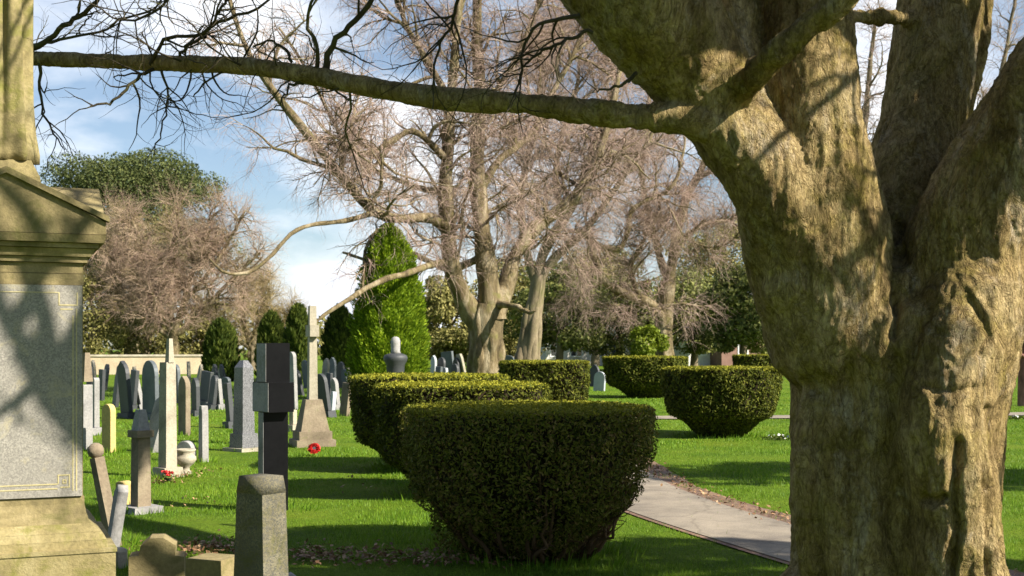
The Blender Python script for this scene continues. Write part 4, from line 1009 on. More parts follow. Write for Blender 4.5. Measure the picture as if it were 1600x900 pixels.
def build_graves():
    G = FAR
    # far rows at the left, in front of the cream wall
    S = [
        (150, 590, 680, 13, 'round', 'grey_stone', 'narrow grey round topped headstone beside the edge of the monument', -55, 0),
        (170, 625, 706, 25, 'round', 'gold_stone', 'golden yellow round topped headstone alone on the sunlit lawn', -38, 0),
        (180, 572, 636, 15, 'gothic', 'slate', 'dark headstone with pale rim, behind the golden yellow stone', -62, 3),
        (199, 563, 654, 22, 'gothic', 'slate', 'tall near black pointed headstone behind the grey stone leaning right', -50, 0),
        (236, 563, 656, 30, 'round', 'blue_slate', 'broad blue grey round topped headstone left of the tall pale shaft', -50, -3),
        (288, 582, 679, 24, 'gothic', 'brown_stone', 'dark brown pointed headstone right of the tall pale shaft', -50, 0),
        (296, 562, 612, 10, 'shaft', 'pale_stone', 'thin pale leaning stone behind the dark brown pointed headstone', -70, -8),
        (319, 580, 634, 22, 'square', 'slate', 'dark square headstone tilting right with a sunlit edge', -55, 10),
        (318, 627, 722, 18, 'shaft', 'grey_stone', 'grey narrow shaft with a white patch on the lawn right of the vase', -50, 0),
        (337, 566, 618, 12, 'gothic', 'slate', 'small dark pointed headstone left of the two blue slabs', -60, 4),
        (355, 586, 623, 17, 'segment', 'blue_slate', 'low blue slab in the far row before the dark upright yew', -50, 0),
        (361, 598, 669, 13, 'square', 'slate', 'thin dark slab partly behind the granite pillar', -55, 0),
        (148, 560, 606, 12, 'gothic', 'pale_stone', 'small pale pointed stone nearest the monument in the far row', -60, 0),
        (163, 566, 610, 12, 'round', 'slate', 'dark rounded stone second from the monument in the far row', -60, 3),
        (213, 570, 612, 11, 'shaft', 'pale_stone', 'pale thin stone between the black pointed and the blue grey headstones', -65, -7),
        (262, 570, 608, 14, 'gothic', 'slate', 'dark pointed stone directly behind the tall pale shaft', -60, 0),
        (308, 566, 604, 9, 'gothic', 'pale_stone', 'pale sliver of a stone above the dark tilted square headstone', -65, 9),
        (345, 572, 606, 9, 'round', 'pale_stone', 'pale little stone in front of the dark upright yew', -65, 0),
    ]
    # behind the cross and to the left of the golden conifer
    S += [
        (459, 546, 640, 13, 'round', 'grey_stone', 'grey round topped stone just right of the black cross', -50, 0),
        (436, 560, 622, 12, 'gothic', 'slate', 'dark stone peeping out left of the black cross head', -55, 0),
        (458, 640, 675, 12, 'segment', 'pale_stone', 'low pale stone on the grass behind the foot of the black cross', -40, 0),
        (509, 583, 652, 20, 'round', 'slate', 'dark round stone with pale rim right of the stepped stone cross', -45, -4),
        (506, 557, 606, 11, 'gothic', 'pale_stone', 'pale pointed stone touching the shaft of the stepped stone cross', -55, 0),
        (519, 556, 604, 12, 'gothic', 'blue_slate', 'blue pointed stone in front of the ribbed upright yew', -55, 0),
        (532, 563, 606, 12, 'round', 'slate', 'dark rounded stone below the ribbed upright yew', -55, 5),
        (548, 571, 606, 9, 'shaft', 'pale_stone', 'small pale shaft at the foot of the golden conifer', -60, -6),
        (519, 608, 645, 9, 'shaft', 'white_stone', 'whitish thin stone on the lawn left of the yellow topped hedge', -60, 0),
        (538, 594, 650, 15, 'square', 'brown_stone', 'brown grey square slab touching the left side of the yellow topped hedge', -50, 3),
        (480, 560, 606, 11, 'round', 'blue_slate', 'blue rounded stone seen left of the pale cross shaft', -55, 0),
    ]
    # right of the conifer
    S += [
        (677, 553, 606, 9, 'gothic', 'white_stone', 'white edged pointed stone touching the right side of the golden conifer', -62, 0),
        (687, 556, 606, 12, 'round', 'slate', 'dark rounded stone second to the right of the golden conifer', -55, 0),
        (704, 547, 604, 17, 'square', 'blue_slate', 'tallest teal blue slab between golden conifer and pale gnarled trunk', -52, 0),
        (717, 556, 606, 10, 'gothic', 'slate', 'dark pointed stone right of the teal blue slab', -60, 0),
        (727, 550, 606, 12, 'shaft', 'pale_stone', 'pale stone tilting left next to the pale gnarled trunk', -62, -10),
        (693, 572, 612, 9, 'shaft', 'white_stone', 'white stone tilting right between the dark rounded stone and the teal slab', -62, 10),
        (792, 553, 600, 18, 'segment', 'blue_slate', 'low greenish blue stone between the two bare trunks', -30, 0),
        (936, 578, 611, 15, 'round', 'white_stone', 'pale blue white stone in the gap between the two far hedges', -35, 0),
        (927, 567, 604, 13, 'gothic', 'slate', 'dark stone behind the pale blue white stone between the far hedges', -50, 0),
    ]
    S += [
        (140, 566, 618, 14, 'gothic', 'slate', 'dark pointed stone just clear of the monument edge in the second row', -55, -4),
        (158, 574, 626, 13, 'square', 'slate', 'square dark slab in the gap above the golden yellow stone', -55, 5),
        (192, 568, 618, 14, 'round', 'blue_slate', 'blue rounded stone overlapped by the near black pointed headstone', -55, -5),
        (206, 578, 640, 16, 'square', 'slate', 'squat black slab between the near black pointed and the blue grey headstones', -55, 6),
        (222, 584, 640, 12, 'gothic', 'grey_stone', 'grey pointed stone peeping over the leaning pale grey stone', -55, -6),
        (252, 572, 632, 18, 'gothic', 'slate', 'dark leaning stone squeezed against the left of the tall pale shaft', -50, 8),
        (276, 566, 630, 16, 'round', 'blue_slate', 'blue slab just right of the tall pale shaft', -50, 0),
        (306, 590, 650, 15, 'gothic', 'slate', 'black pointed stone under the tilted square headstone', -55, -7),
        (330, 586, 640, 14, 'round', 'slate', 'dark rounded stone right of the tilted square headstone', -55, 6),
        (344, 592, 640, 12, 'square', 'grey_stone', 'grey upright slab left of the low blue slab', -55, 0),
        (352, 566, 608, 10, 'gothic', 'slate', 'black sliver stone at the foot of the dark upright yew', -60, -6),
        (412, 570, 612, 12, 'round', 'blue_slate', 'blue stone between the granite pillar and the black cross', -55, 0),
        (404, 580, 628, 12, 'gothic', 'slate', 'dark pointed stone just right of the granite pillar', -55, 5),
        (470, 574, 618, 12, 'gothic', 'slate', 'black pointed stone midway between black cross and pale cross shaft', -55, -5),
        (514, 580, 620, 10, 'square', 'slate', 'small black slab right of the pale cross shaft', -55, 7),
        (526, 590, 640, 12, 'gothic', 'grey_stone', 'grey pointed stone left of the brown grey square slab', -55, -7),
        (541, 574, 612, 10, 'round', 'blue_slate', 'pale blue stone against the dark side of the golden conifer', -55, 0),
        (711, 566, 610, 11, 'round', 'slate', 'dark rounded stone in front of the teal blue slab', -55, 0),
        (683, 570, 612, 10, 'square', 'blue_slate', 'blue square stone in front of the dark rounded one by the golden conifer', -55, 6),
    ]
    for s in S:
        u, vt, vb, w, k, m, lab, rot, lean = s
        stone(u, vt, vb, w, k, m, lab, rot, lean, group=G)
    # larger stones of the left cluster
    stone(236, 607, 706, 36, 'point', 'grey_stone', 'pale grey pointed headstone leaning right behind the brown pillar', -50, 15, .14, plinth=False)
    r = stone(135, 595, 703, 16, 'square', 'grey_stone', 'tall thin grey shaft with a brownish pointed top against the monument', -45, 0, .16, name='stone_shaft', cat='stone shaft')
    d = gd(703); bm = bmesh.new(); hz = H + (V0 - 596) / F * d; ht = H + (V0 - 551) / F * d
    box(bm, -.075, .075, -.075, .075, hz - .002, ht, .035, .035); bm_link('pointed_top', bm, M['brown_stone'], r, False, .008)
    # tall pale shaft with a finial
    d = gd(745)
    r = empty('stone_shaft', ((262 - 800) / F * d, d, 0), 'tall pale sandstone shaft with a slim finial and red flowers at its foot', 'stone shaft', None, R(-40))
    bm = bmesh.new(); hz = H + (V0 - 566) / F * d; box(bm, -.085, .085, -.08, .08, .12, hz, .012, .012); bm_link('shaft', bm, M['pale_stone'], r, False, .008)
    bm = bmesh.new(); box(bm, -.15, .15, -.15, .15, -.05, .12, .02, .02); bm_link('plinth', bm, M['pale_stone'], r, False, .01)
    bm = bmesh.new(); box(bm, 0.0, .085, -.04, .04, hz - .003, H + (V0 - 529) / F * d, .015, .015); bm_link('finial', bm, M['pale_stone'], r, False, .008)
    for vz in (581, 591, 611):
        bm = bmesh.new(); z = H + (V0 - vz) / F * d; box(bm, -.115, -.083, -.05, .05, z - .018, z + .018)
        bm_link('bracket', bm, M['slate'], r, False, .004)
    # brown pillar
    d = gd(800)
    r = empty('stone_pillar', ((220 - 800) / F * d, d, 0), 'brown weathered stone pillar with moulded head on a small plinth', 'stone pillar', None, R(-45))
    z1 = H + (V0 - 683) / F * d; z2 = H + (V0 - 672) / F * d; z3 = H + (V0 - 640) / F * d
    bm = bmesh.new(); box(bm, -.075, .075, -.07, .07, .06, z1, .006, .006); bm_link('shaft', bm, M['brown_stone'], r, False, .008)
    bm = bmesh.new(); box(bm, -.095, .095, -.09, .09, z1, z2); bm_link('moulding', bm, M['brown_stone'], r, False, .012)
    bm = bmesh.new(); box(bm, -.07, .07, -.065, .065, z2, z3, .03, .03); bm_link('head', bm, M['grey_stone'], r, False, .012)
    bm = bmesh.new(); box(bm, -.18, .18, -.16, .16, -.05, .062, .01, .01); bm_link('plinth', bm, M['grey_stone'], r, False, .012)
    # the pair of crossed leaning stones
    d = 9.9
    r = empty('leaning_stone', ((180 - 800) / F * d, d, -.05), 'broken brown stone with rounded knob head leaning left behind the crossing slab', 'headstone', None, R(-50))
    r.rotation_euler = (Matrix.Rotation(R(-11), 3, 'Y') @ Matrix.Rotation(R(-50), 3, 'Z')).to_euler()
    bm = bmesh.new(); box(bm, -.07, .07, -.04, .04, 0, .78, .012, .0); bm_link('slab', bm, M['brown_stone'], r, False, .015)
    bm = bmesh.new(); bmesh.ops.create_icosphere(bm, subdivisions=2, radius=.068); bmesh.ops.translate(bm, verts=bm.verts, vec=(0, 0, .835)); bm_link('knob', bm, M['brown_stone'], r, True)
    r = empty('leaning_stone', ((172 - 800) / F * 9.4, 9.4, -.05), 'thin broken slab leaning right and crossing the stone with knob head', 'headstone', None, R(-60))
    r.rotation_euler = (Matrix.Rotation(R(9), 3, 'Y') @ Matrix.Rotation(R(-60), 3, 'Z')).to_euler()
    bm = bmesh.new(); prism(bm, [(-.06, 0), (.06, 0), (.065, .56), (.02, .61), (-.06, .54)], -.04, .04); bm_link('slab', bm, M['grey_stone'], r, False, .012)
    # pale stump right behind them, and low cream marker
    stone(194, 742, 792, 20, 'segment', 'gold_stone', 'low cream marker between leaning knob stone and brown pillar', -30, 0, .12, name='grave_marker', cat='grave marker', plinth=False)
    stone(183, 843, 885, 16, 'segment', 'pale_stone', 'small white broken stone at the corner of the monument base', -30, 0, .10, name='grave_marker', cat='grave marker', plinth=False)
    # granite pillar
    d = gd(705)
    r = empty('granite_pillar', ((381 - 800) / F * d, d, 0), 'dark polished granite pillar on a square base between yew and black cross', 'stone pillar', None, R(-38))
    zt = H + (V0 - 574) / F * d; zb = H + (V0 - 677) / F * d; W = .118
    bm = bmesh.new(); box(bm, -W, W, -W, W, zb, zt, .015, .015); bm_link('shaft', bm, M['granite_dark'], r, False, .006)
    bm = bmesh.new(); box(bm, -W * .87, W * .87, -W * .87, W * .87, zt, zt + .11, .06, .06); bm_link('pointed_top', bm, M['granite_dark'], r, False, .006)
    bm = bmesh.new(); box(bm, -.16, .16, -.16, .16, .06, zb, .01, .01); bm_link('base_block', bm, M['granite_dark'], r, False, .008)
    bm = bmesh.new(); box(bm, -.23, .23, -.23, .23, -.05, .06); bm_link('plinth', bm, M['pale_stone'], r, False, .008)
    # grey mound stone behind the vase, and the vase
    stone(291, 682, 722, 32, 'round', 'grey_stone', 'low grey rounded stone directly behind the cream vase', -20, 0, .12, plinth=False)
    d = gd(742)
    r = empty('garden_vase', ((290 - 800) / F * d, d, 0), 'cream stone vase with wide lip standing on the grass', 'vase')
    bm = bmesh.new(); lathe(bm, [(.08, 0), (.09, .03), (.05, .06), (.05, .10), (.10, .14), (.135, .19), (.13, .23), (.09, .27), (.12, .30), (.13, .325), (.10, .33), (.08, .30)], 24)
    bm_link('vase_body', bm, M['pale_stone'], r, True)
    # pale stone cross on steps
    d = 20.0
    r = empty('stone_cross', ((488 - 800) / F * d, d, 0), 'tall pale stone cross on a tapered stepped pedestal in the lawn', 'stone cross', None, R(-68))
    k = lambda v: H + (V0 - v) / F * d
    bm = bmesh.new(); box(bm, -.32, .32, -.32, .32, -.05, k(686)); bm_link('lower_step', bm, M['brown_stone'], r, False, .012)
    bm = bmesh.new(); box(bm, -.27, .27, -.27, .27, k(686), k(673)); bm_link('upper_step', bm, M['brown_stone'], r, False, .012)
    bm = bmesh.new(); box(bm, -.235, .235, -.235, .235, k(673), k(624), .10, .10); bm_link('pedestal', bm, M['brown_stone'], r, False, .012)
    bm = bmesh.new(); box(bm, -.095, .095, -.07, .07, k(624), k(478), .03, .015); bm_link('cross_shaft', bm, M['pale_stone'], r, False, .012)
    bm = bmesh.new(); box(bm, -.17, .17, -.075, .075, k(526), k(508)); bm_link('cross_arm', bm, M['pale_stone'], r, False, .012)
    # black granite cross
    d = 12.0
    r = empty('granite_cross', ((427 - 800) / F * d, d, 0), 'polished black granite cross turned edge on, behind the rough stump', 'stone cross', None, R(-52))
    k = lambda v: H + (V0 - v) / F * d
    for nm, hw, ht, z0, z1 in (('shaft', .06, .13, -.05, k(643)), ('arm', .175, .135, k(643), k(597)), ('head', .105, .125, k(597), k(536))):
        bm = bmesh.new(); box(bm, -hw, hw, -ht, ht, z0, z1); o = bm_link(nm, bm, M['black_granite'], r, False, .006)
        bm = bmesh.new(); box(bm, -hw + .006, hw - .006, -ht - .006, -ht + .004, z0 + .006, z1 - .006); bm_link('grey_face', bm, M['grey_stone'], o, False, .002)  # thin lighter grey slab on one side of each black block
    # rough stump in front of the cross
    d = 6.9
    r = empty('stone_stump', ((408 - 800) / F * d, d, 0), 'rough speckled stone stump with rounded shoulder in the foreground before the black cross', 'grave marker', None, R(-36))
    k = lambda v: H + (V0 - v) / F * d
    bm = bmesh.new(); box(bm, -.135, .135, -.10, .10, -.05, k(768), .030, .012); bm_link('shaft', bm, M['moss_stone'], r, False, .014, 3)
    bm = bmesh.new(); box(bm, -.108, .108, -.090, .090, k(769), k(743), .012, .012); bm_link('cap', bm, M['moss_stone'], r, True, .046, 6)
    # foreground low stones
    d = 7.6
    r = empty('grave_marker', ((246 - 800) / F * d, d, 0), 'low mossy stone with pointed middle and square shoulders by the red flowers', 'grave marker', None, R(12))
    k = lambda v: H + (V0 - v) / F * d
    a = .165
    bm = bmesh.new(); prism(bm, [(-a, -.05), (a, -.05), (a, k(868)), (.11, k(866)), (.115, k(850)), (.04, k(838)), (-.04, k(838)), (-.095, k(850)), (-.105, k(864)), (-a, k(866))], -.08, .12)
    bm_link('slab', bm, M['sand'], r, False, .012)
    r = empty('grave_marker', ((334 - 800) / F * 7.3, 7.3, 0), 'low flat topped kerb block between the pointed low stone and the rough stump', 'grave marker', None, R(-20))
    bm = bmesh.new(); box(bm, -.13, .13, -.12, .12, -.05, H + (V0 - 870) / F * 7.3, .01, .01); bm_link('block', bm, M['sand'], r, False, .012)
    stone(455, 880, 905, 26, 'point', 'grey_stone', 'little grey stone tip at the right foot of the rough stump', 20, 0, .10, name='grave_marker', cat='grave marker', plinth=False, d=7.9)
    # stone urn before the conifer
    d = 33.0
    r = empty('stone_urn', ((618 - 800) / F * d, d, 0), 'dark stone urn with tall lid on a pedestal before the golden conifer', 'stone urn')
    k = lambda v: H + (V0 - v) / F * d
    bm = bmesh.new(); box(bm, -.26, .26, -.26, .26, -.05, k(592), .02, .02); bm_link('pedestal', bm, M['grey_stone'], r, False, .02)
    bm = bmesh.new(); lathe(bm, [(.20, k(592)), (.24, k(580)), (.25, k(570)), (.31, k(564)), (.33, k(559)), (.30, k(555)), (.16, k(552))], 24); bm_link('bowl', bm, M['slate'], r, True)
    bm = bmesh.new(); lathe(bm, [(.15, k(552.5)), (.12, k(548)), (.13, k(540)), (.13, k(533)), (.10, k(528)), (.04, k(526))], 20); bm_link('lid', bm, M['grey_stone'], r, True)


def flower_pot(u, v, size, label, seed, pot=True, d=None):
    rng = np.random.default_rng(seed); d = d or gd(v)
    r = empty('flower_bunch', ((u - 800) / F * d, d, 0), label, 'flowers')
    bm = bmesh.new(); lathe(bm, [(size * .35, 0), (size * .5, size * .5), (size * .52, size * .55), (size * .4, size * .56)], 16); bm_link('pot', bm, M['slate'], r, True)
    g = Geo()
    for i in range(16):
        c = np.array([rng.normal() * size * .32, rng.normal() * size * .32, size * rng.uniform(.65, 1.2)])
        n = 9; a = np.arange(n) * 2 * np.pi / n; nn = unit(np.stack([np.cos(a), np.sin(a), np.full(n, .7)], 1))
        cards(g, c + nn * size * .1, nn, size * .34, rng, 0, .8, .3)
    g.build('blossoms', M['red'], r)
    g = Geo(); c = rng.normal(size=(40, 3)) * size * np.array([.3, .3, .15]) + np.array([0, 0, size * .6]); cards(g, c, rng.normal(size=(40, 3)), size * .5, rng); g.build('leaves', M['dark_yew'], r)


def build_flowers():
    flower_pot(224, 848, .085, 'bunch of red flowers just behind the low pointed stone', 401, True, 8.6)
    flower_pot(262, 752, .10, 'rusty red flowers at the foot of the tall pale shaft', 402)
    # poppy wreath leaning on the lawn
    d = gd(712)
    r = empty('poppy_wreath', ((491 - 800) / F * d, d, .02), 'red poppy wreath lying on the lawn before the stepped stone cross', 'wreath')
    r.rotation_euler = (R(55), 0, R(10))
    g = Geo(); n, k = 22, 8; a = np.arange(n) * 2 * np.pi / n
    for i in range(n):
        c = np.array([math.cos(a[i]) * .062, math.sin(a[i]) * .062 + .10, 0]); b = np.arange(k) * 2 * np.pi / k
        nn = unit(np.stack([np.cos(b), np.sin(b), np.full(k, .8)], 1)); cards(g, c + nn * .022, nn, .06, np.random.default_rng(i), 0, .8, .3)
    g.build('blossoms', M['red'], r)
    bm = bmesh.new(); lathe(bm, [(.028, 0), (.028, .012)], 18, 0, .10); bm_link('centre_disc', bm, M['slate'], r)
    # white flowers beside the right hedge
    for u, v, lab, s in ((1220, 688, 'little clump of white flowers beside the sunlit tub shaped hedge', 410), (1588, 656, 'white flowers in the grass right of the gnarled trunk', 411)):
        d = gd(v); rng = np.random.default_rng(s)
        r = empty('flower_clump', ((u - 800) / F * d, d, 0), lab, 'flowers')
        g = Geo(); c = rng.normal(size=(12, 3)) * np.array([.10, .06, .02]) + np.array([0, 0, .08]); cards(g, c, np.tile([0, -.5, 1.], (12, 1)), .05, rng, 0, .9, .4); g.build('blossoms', M['white_plastic'], r)
        g = Geo(); c = rng.normal(size=(120, 3)) * np.array([.12, .08, .02]) + np.array([0, 0, .05]); cards(g, c, rng.normal(size=(120, 3)), .09, rng, 0, .3); g.build('leaves', M['dark_yew'], r)


M['granite_dark'] = stone_mat('granite_dark', [(0.07, 0.07, 0.075), (0.12, 0.12, 0.125)], 12, 0.25, 0.03, None, (0, 1), (0.20, 0.20, 0.21), 0.5)


# ------------------------------------------------------------------ the monument at the left
def build_monument():
    th = R(23)
    A = (-3.165, 7.60)
    root = empty('tall_monument', (A[0], A[1], 0), 'tall sandstone monument with granite panel, gabled cap and draped column', 'monument', None, th)
    S = 'sand'
    bm = bmesh.new(); box(bm, -.605, .605, -.605, .605, -.05, .385); box(bm, -.612, .612, -.612, .612, .387, .408); bm_link('base_block', bm, M['moss_sand'], root, False, .007)
    bm = bmesh.new(); box(bm, -.565, .565, -.565, .565, .408, .455, .006, .006); box(bm, -.556, .556, -.556, .556, .456, .50, .028, .028); box(bm, -.525, .525, -.525, .525, .501, .548, .055, .055); bm_link('sloped_plinth', bm, M['moss_sand'], root, False, .008, 2)
    bm = bmesh.new(); box(bm, -.465, .465, -.465, .465, .545, .60, .012, .012); box(bm, -.45, .45, -.45, .45, .60, .665, .012, .012); box(bm, -.438, .438, -.438, .438, .665, .705)
    bm_link('base_moulding', bm, M[S], root, False, .008)
    bm = bmesh.new(); box(bm, -.43, .43, -.43, .43, .705, 1.985); bm_link('die_block', bm, M[S], root, False, .008)
    bm = bmesh.new(); box(bm, -.425, .425, -.452, -.428, .712, 1.982); pan = bm_link('granite_panel', bm, M['granite'], root, False, .006)
    # engraved border: thin gilt fillets with key-pattern corners
    bm = bmesh.new(); y0, y1 = -.4545, -.4515
    def bar(xa, xb, za, zb): box(bm, xa, xb, y0, y1, za, zb)
    w = .007
    for s in (-1, 1):
        for off in (.372, .392):
            a, b = sorted((s * off - w / 2, s * off + w / 2)); bar(a, b, .745 + (.392 - off) * 0, 1.84 if off > .38 else 1.80)
        for (xa, xb, za, zb) in ((.285, .292, .79, .845), (.292, .355, .838, .845), (.348, .355, .765, .838), (.30, .348, .765, .772), (.312, .335, .79, .796), (.312, .318, .796, .815), (.318, .335, .809, .815), (.329, .335, .796, .809),
                                 (.30, .372, 1.835, 1.842), (.29, .297, 1.86, 1.94), (.297, .40, 1.86, 1.867), (.393, .40, 1.867, 1.94)):
            a, b = sorted((s * xa, s * xb)); bar(a, b, za, zb)
    bar(-.285, .285, .785, .792); bar(-.285, .285, .758, .765); bar(-.29, .29, 1.935, 1.941)
    bm_link('gilt_border', bm, M['gilt'], pan)
    bm = bmesh.new()
    for hw, z0, z1, t in ((.435, 1.985, 2.055, 0), (.43, 2.055, 2.12, 0), (.455, 2.12, 2.155, 0), (.475, 2.155, 2.205, -.02), (.515, 2.205, 2.235, 0), (.545, 2.235, 2.285, -.012)):
        box(bm, -hw, hw, -hw, hw, z0, z1 - .003, t, t)
    bm_link('cornice', bm, M[S], root, False, .006)
    # four gables crossing
    bm = bmesh.new(); hw, z0, za = .55, 2.285, 2.63
    tri = [(-hw, z0), (hw, z0), (hw, z0 + .075), (0, za), (-hw, z0 + .075)]
    prism(bm, tri, -hw, hw)
    tri2 = [(-hw + .004, z0 + .003), (hw - .004, z0 + .003), (hw - .004, z0 + .072), (0, za - .004), (-hw + .004, z0 + .072)]
    a = [bm.verts.new((-hw - .004, x, z)) for x, z in tri2]; b = [bm.verts.new((hw + .004, x, z)) for x, z in tri2]
    bm.faces.new(a); bm.faces.new(b[::-1])
    for i in range(5):
        j = (i + 1) % 5; bm.faces.new((a[j], a[i], b[i], b[j]))
    gb = bm_link('gabled_cap', bm, M[S], root, False, .008)
    # raking mouldings in front of the gable
    bm = bmesh.new()
    for s in (-1, 1):
        prism(bm, [(s * (hw + .022), z0 + .075), (s * (hw + .022), z0 + .108), (0, za + .034), (0, za - .004)][::s], -hw - .028, -hw + .05)
    bm_link('raking_moulding', bm, M[S], gb, False, .005)
    bm = bmesh.new(); box(bm, -.215, .215, -.215, .215, 2.52, 2.66, .02, .02); box(bm, -.195, .195, -.195, .195, 2.66, 2.765, .05, .05); bm_link('column_plinth', bm, M['moss_sand'], root, False, .02)
    bm = bmesh.new()
    fold = lambda a, t: 1 + .15 * math.sin(6 * a + 1.2 + 2.2 * t) + .07 * math.sin(11 * a - 3 * t)
    lathe(bm, [(.168, 2.765), (.172, 2.82), (.158, 2.95), (.150, 3.15), (.142, 3.4), (.138, 3.65), (.138, 3.9), (.15, 4.1), (.13, 4.3), (.07, 4.42)], 96, 0, 0, fold)
    bm_link('draped_column', bm, M['moss_sand'], root, True)


M['moss_sand'] = stone_mat('moss_sand', [(0.12, 0.10, 0.045), (0.27, 0.22, 0.10), (0.40, 0.34, 0.18)], 8, 0.9, 0.4, (0.17, 0.16, 0.04), (0.5, 0.64))


# ------------------------------------------------------------------ far buildings and wall
def house(name, u, d, w, dep, eave, ridge, mt, label, wins, rot=0.0, chim=True, gable_front=False):
    x = (u - 800) / F * d
    r = empty(name, (x, d, 0), label, 'house', None, R(rot))
    a = w / 2
    bm = bmesh.new()
    if gable_front: prism(bm, [(-a, -.1), (a, -.1), (a, eave), (0, ridge), (-a, eave)], -dep / 2, dep / 2)
    else: box(bm, -a, a, -dep / 2, dep / 2, -.1, eave)
    bm_link('wall', bm, M[mt], r)
    bm = bmesh.new()
    if gable_front:
        for s in (-1, 1): prism(bm, [(s * (a + .3), eave - .3), (s * (a + .3), eave - .05), (0, ridge + .3), (0, ridge + .02)][::s], -dep / 2 - .25, dep / 2 + .25)
    else:
        va = [bm.verts.new(p) for p in ((-a - .3, -dep / 2 - .4, eave), (a + .3, -dep / 2 - .4, eave), (a + .3, 0, ridge), (-a - .3, 0, ridge), (a + .3, dep / 2 + .4, eave), (-a - .3, dep / 2 + .4, eave))]
        for f in ((0, 1, 2, 3), (3, 2, 4, 5), (1, 4, 2), (0, 3, 5), (0, 5, 4, 1)): bm.faces.new([va[i] for i in f])
    rf = bm_link('roof', bm, M['roof'], r)
    if chim:
        bm = bmesh.new(); box(bm, a * .5, a * .5 + .9, -.35, .35, ridge - .9, ridge + 1.1); bm_link('chimney', bm, M['brick'], rf)
    for wx, wz, ww, wh in wins:
        bm = bmesh.new(); y = -dep / 2
        for x0, x1, z0, z1 in ((wx - ww / 2 - .1, wx + ww / 2 + .1, wz + wh / 2, wz + wh / 2 + .1), (wx - ww / 2 - .1, wx + ww / 2 + .1, wz - wh / 2 - .12, wz - wh / 2), (wx - ww / 2 - .1, wx - ww / 2, wz - wh / 2, wz + wh / 2), (wx + ww / 2, wx + ww / 2 + .1, wz - wh / 2, wz + wh / 2), (wx - .04, wx + .04, wz - wh / 2, wz + wh / 2)):
            box(bm, x0, x1, y - .06, y + .05, z0, z1)
        wf = bm_link('window', bm, M['paint_frame'], r)
        bm = bmesh.new(); box(bm, wx - ww / 2, wx + ww / 2, y - .02, y + .03, wz - wh / 2, wz + wh / 2); bm_link('pane', bm, M['glass'], wf)


def build_far():
    wl = [(x, z, 1.1, 1.5) for x in (-4.2, -2.1, 0, 2.1, 4.2) for z in (1.7, 4.6)]
    house('cottage', 905, 118, 10.5, 7, 5.6, 8.2, 'render_white', 'long white cottage behind the dark evergreens, left of the lime green bush', wl, 24)
    house('cottage', 985, 124, 5.5, 7, 4.6, 7.5, 'render_cream', 'cream cottage mostly hidden by the lime green bush', [(-1.4, 1.7, 1.0, 1.4), (1.4, 1.7, 1.0, 1.4)], 26)
    house('cottage', 1128, 112, 4.4, 7, 3.4, 6.0, 'brick', 'small gabled brick house next to the white garage', [(0, 1.9, .9, 1.4), (0, 4.1, .7, .9)], 22, False, True)
    house('cottage', 1085, 112, 4.4, 5, 2.3, 2.6, 'render_white', 'low white garage with flat roof between tree trunk and gabled house', [(-.9, 1.5, 1.0, .8)], 24, False)
    house('cottage', 1205, 118, 6, 7, 4.8, 7.0, 'render_white', 'white house almost hidden by the gnarled trunk', [(-1.5, 1.7, 1.1, 1.4), (1.5, 1.7, 1.1, 1.4)], 24)
    # low cream wall at the left
    bm = bmesh.new(); d = 76
    x0, x1 = (60 - 800) / F * d, (345 - 800) / F * d
    box(bm, x0, x1, d, d + .4, -.1, 1.12)
    r = empty('boundary_wall', ((x0 + x1) / 2, d, 0), 'long low cream boundary wall behind the far rows of headstones', 'wall', None, R(16))
    bmesh.ops.translate(bm, verts=bm.verts, vec=(-(x0 + x1) / 2, -d, 0)); bm_link('wall_body', bm, M['render_cream'], r)
    bm = bmesh.new(); hw = (x1 - x0) / 2
    box(bm, -hw - .05, hw + .05, -.07, .47, 1.12, 1.24, 0, .03); bm_link('coping', bm, M['pale_stone'], r)


def build_woodland():
    rng = np.random.default_rng(77); g = Geo(); n = 46000
    x = rng.uniform(-260, 260, n); y = 175 + .0006 * x * x + rng.normal(size=n) * 5
    top = 6.2 + 1.5 * np.sin(x * .11) + 1.1 * np.sin(x * .29 + 1) + .7 * np.sin(x * .71 + 2)
    z = top * rng.uniform(0, 1, n) ** .7
    cards(g, np.stack([x, y, z + .1], 1), np.tile([.2, -.8, .5], (n, 1)), .9, rng, 0, .6, .9)
    tag(g.build('distant_woodland', M['olive']), 'low belt of far off woodland along the horizon behind everything', 'woodland', kind='stuff')


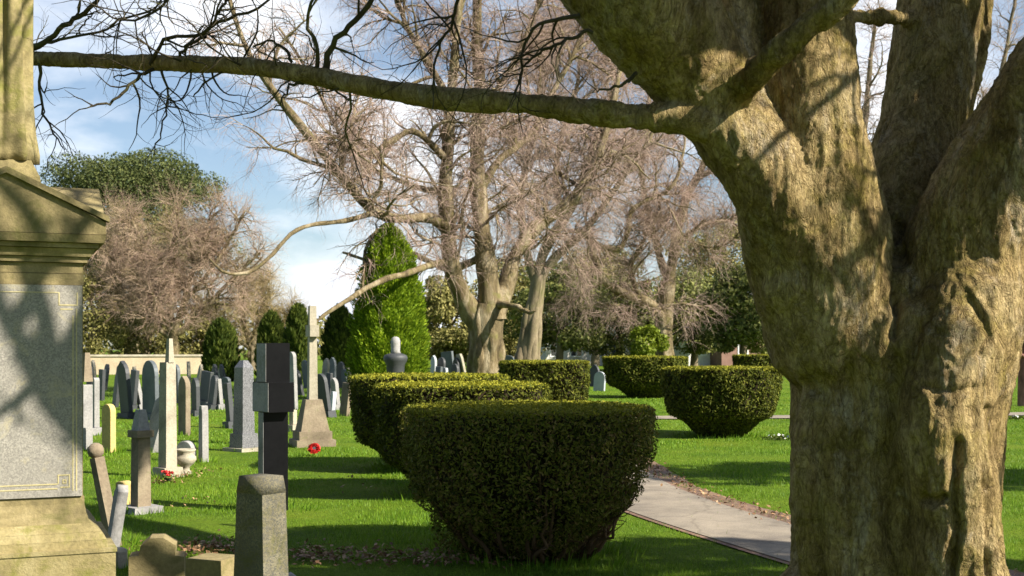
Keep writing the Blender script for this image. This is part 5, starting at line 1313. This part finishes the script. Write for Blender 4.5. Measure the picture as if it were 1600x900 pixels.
# ------------------------------------------------------------------ light, sky, camera
def build_light():
    sc = bpy.context.scene
    w = bpy.data.worlds.new('World'); sc.world = w; w.use_nodes = True
    nt = w.node_tree; N, L = nt.nodes, nt.links
    bg = N['Background']; bg.inputs['Strength'].default_value = SKY
    sky = N.new('ShaderNodeTexSky'); sky.sky_type = 'NISHITA'; sky.sun_disc = False
    sky.sun_elevation = R(SUN_EL); sky.sun_rotation = R(90 + SUN_AZ)
    sky.air_density = 1.0; sky.dust_density = 0.6; sky.ozone_density = 1.6
    tc = N.new('ShaderNodeTexCoord').outputs['Generated']
    sep = N.new('ShaderNodeSeparateXYZ'); L.new(tc, sep.inputs[0])
    mp = N.new('ShaderNodeMapping'); mp.inputs['Location'].default_value = CLOUD_OFF; mp.inputs['Scale'].default_value = (1, 1, 2.4); L.new(tc, mp.inputs[0])
    n1 = noise_tex(N, L, mp.outputs[0], 3.4, 9, 0.55, 0.25)
    r = ramp(N, [(.10, .10, .10), (1, 1, 1)], *CLOUD); L.new(n1.outputs['Fac'], r.inputs[0])
    n2 = noise_tex(N, L, mp.outputs[0], 5.0, 6, 0.6)
    cc = ramp(N, [(8.2, 8.8, 10.0), (10.8, 11.1, 11.5)], 0.35, 0.6); L.new(n2.outputs['Fac'], cc.inputs[0])
    # the cloud bank lies ahead; overhead and behind the sky is mostly clear
    mr = N.new('ShaderNodeMapRange'); mr.inputs['From Min'].default_value = 0.1; mr.inputs['From Max'].default_value = 0.75; L.new(sep.outputs[1], mr.inputs[0])
    mm = N.new('ShaderNodeMath'); mm.operation = 'MULTIPLY'; L.new(r.outputs[0], mm.inputs[0]); L.new(mr.outputs[0], mm.inputs[1])
    gn = N.new('ShaderNodeMix'); gn.data_type = 'RGBA'; gn.blend_type = 'MULTIPLY'; gn.inputs[0].default_value = 1.0
    L.new(sky.outputs[0], gn.inputs[6]); gn.inputs[7].default_value = (1.0, 1.05, 1.1, 1)
    out = mixc(N, L, mm.outputs[0], gn.outputs[2], cc.outputs[0])
    L.new(out, bg.inputs[0])
    s = bpy.data.lights.new('sun', 'SUN'); s.energy = SUN_E; s.angle = R(0.55); s.color = (1.0, 0.93, 0.80)
    so = bpy.data.objects.new('sun', s); C.objects.link(so)
    v = Vector((math.cos(R(SUN_EL)) * math.cos(R(SUN_AZ)), -math.cos(R(SUN_EL)) * math.sin(R(SUN_AZ)), math.sin(R(SUN_EL))))
    so.rotation_euler = v.to_track_quat('Z', 'Y').to_euler(); so.location = v * 40
    cam = bpy.data.cameras.new('camera'); co = bpy.data.objects.new('camera', cam); C.objects.link(co)
    cam.sensor_width = 36; cam.lens = 36 * F / 1600; cam.shift_y = (V0 - 450) / 1600
    co.location = (0, 0, H); co.rotation_euler = (R(90), 0, 0)
    cam.dof.use_dof = True; cam.dof.focus_distance = 10.5; cam.dof.aperture_fstop = 4.5
    cam.clip_start = 0.1; cam.clip_end = 3000
    sc.camera = co
    sc.view_settings.view_transform = 'Standard'; sc.view_settings.look = 'None'; sc.view_settings.exposure = EXPO; sc.view_settings.gamma = 1
    sc.render.resolution_x, sc.render.resolution_y = 1024, 576


SKY, SUN_E, EXPO = 0.05, 5.0, 1.27
CLOUD_OFF, CLOUD = (0.3, 0.7, 0.0), (0.40, 0.56)

import time as _t
for fn in (build_ground, build_path, build_big_tree, build_bare_trees, build_evergreens, build_hedges, build_graves, build_flowers, build_monument, build_grass, build_litter, build_far, build_woodland, build_light):
    t0 = _t.time(); fn(); print('%-18s %.1f s' % (fn.__name__, _t.time() - t0))
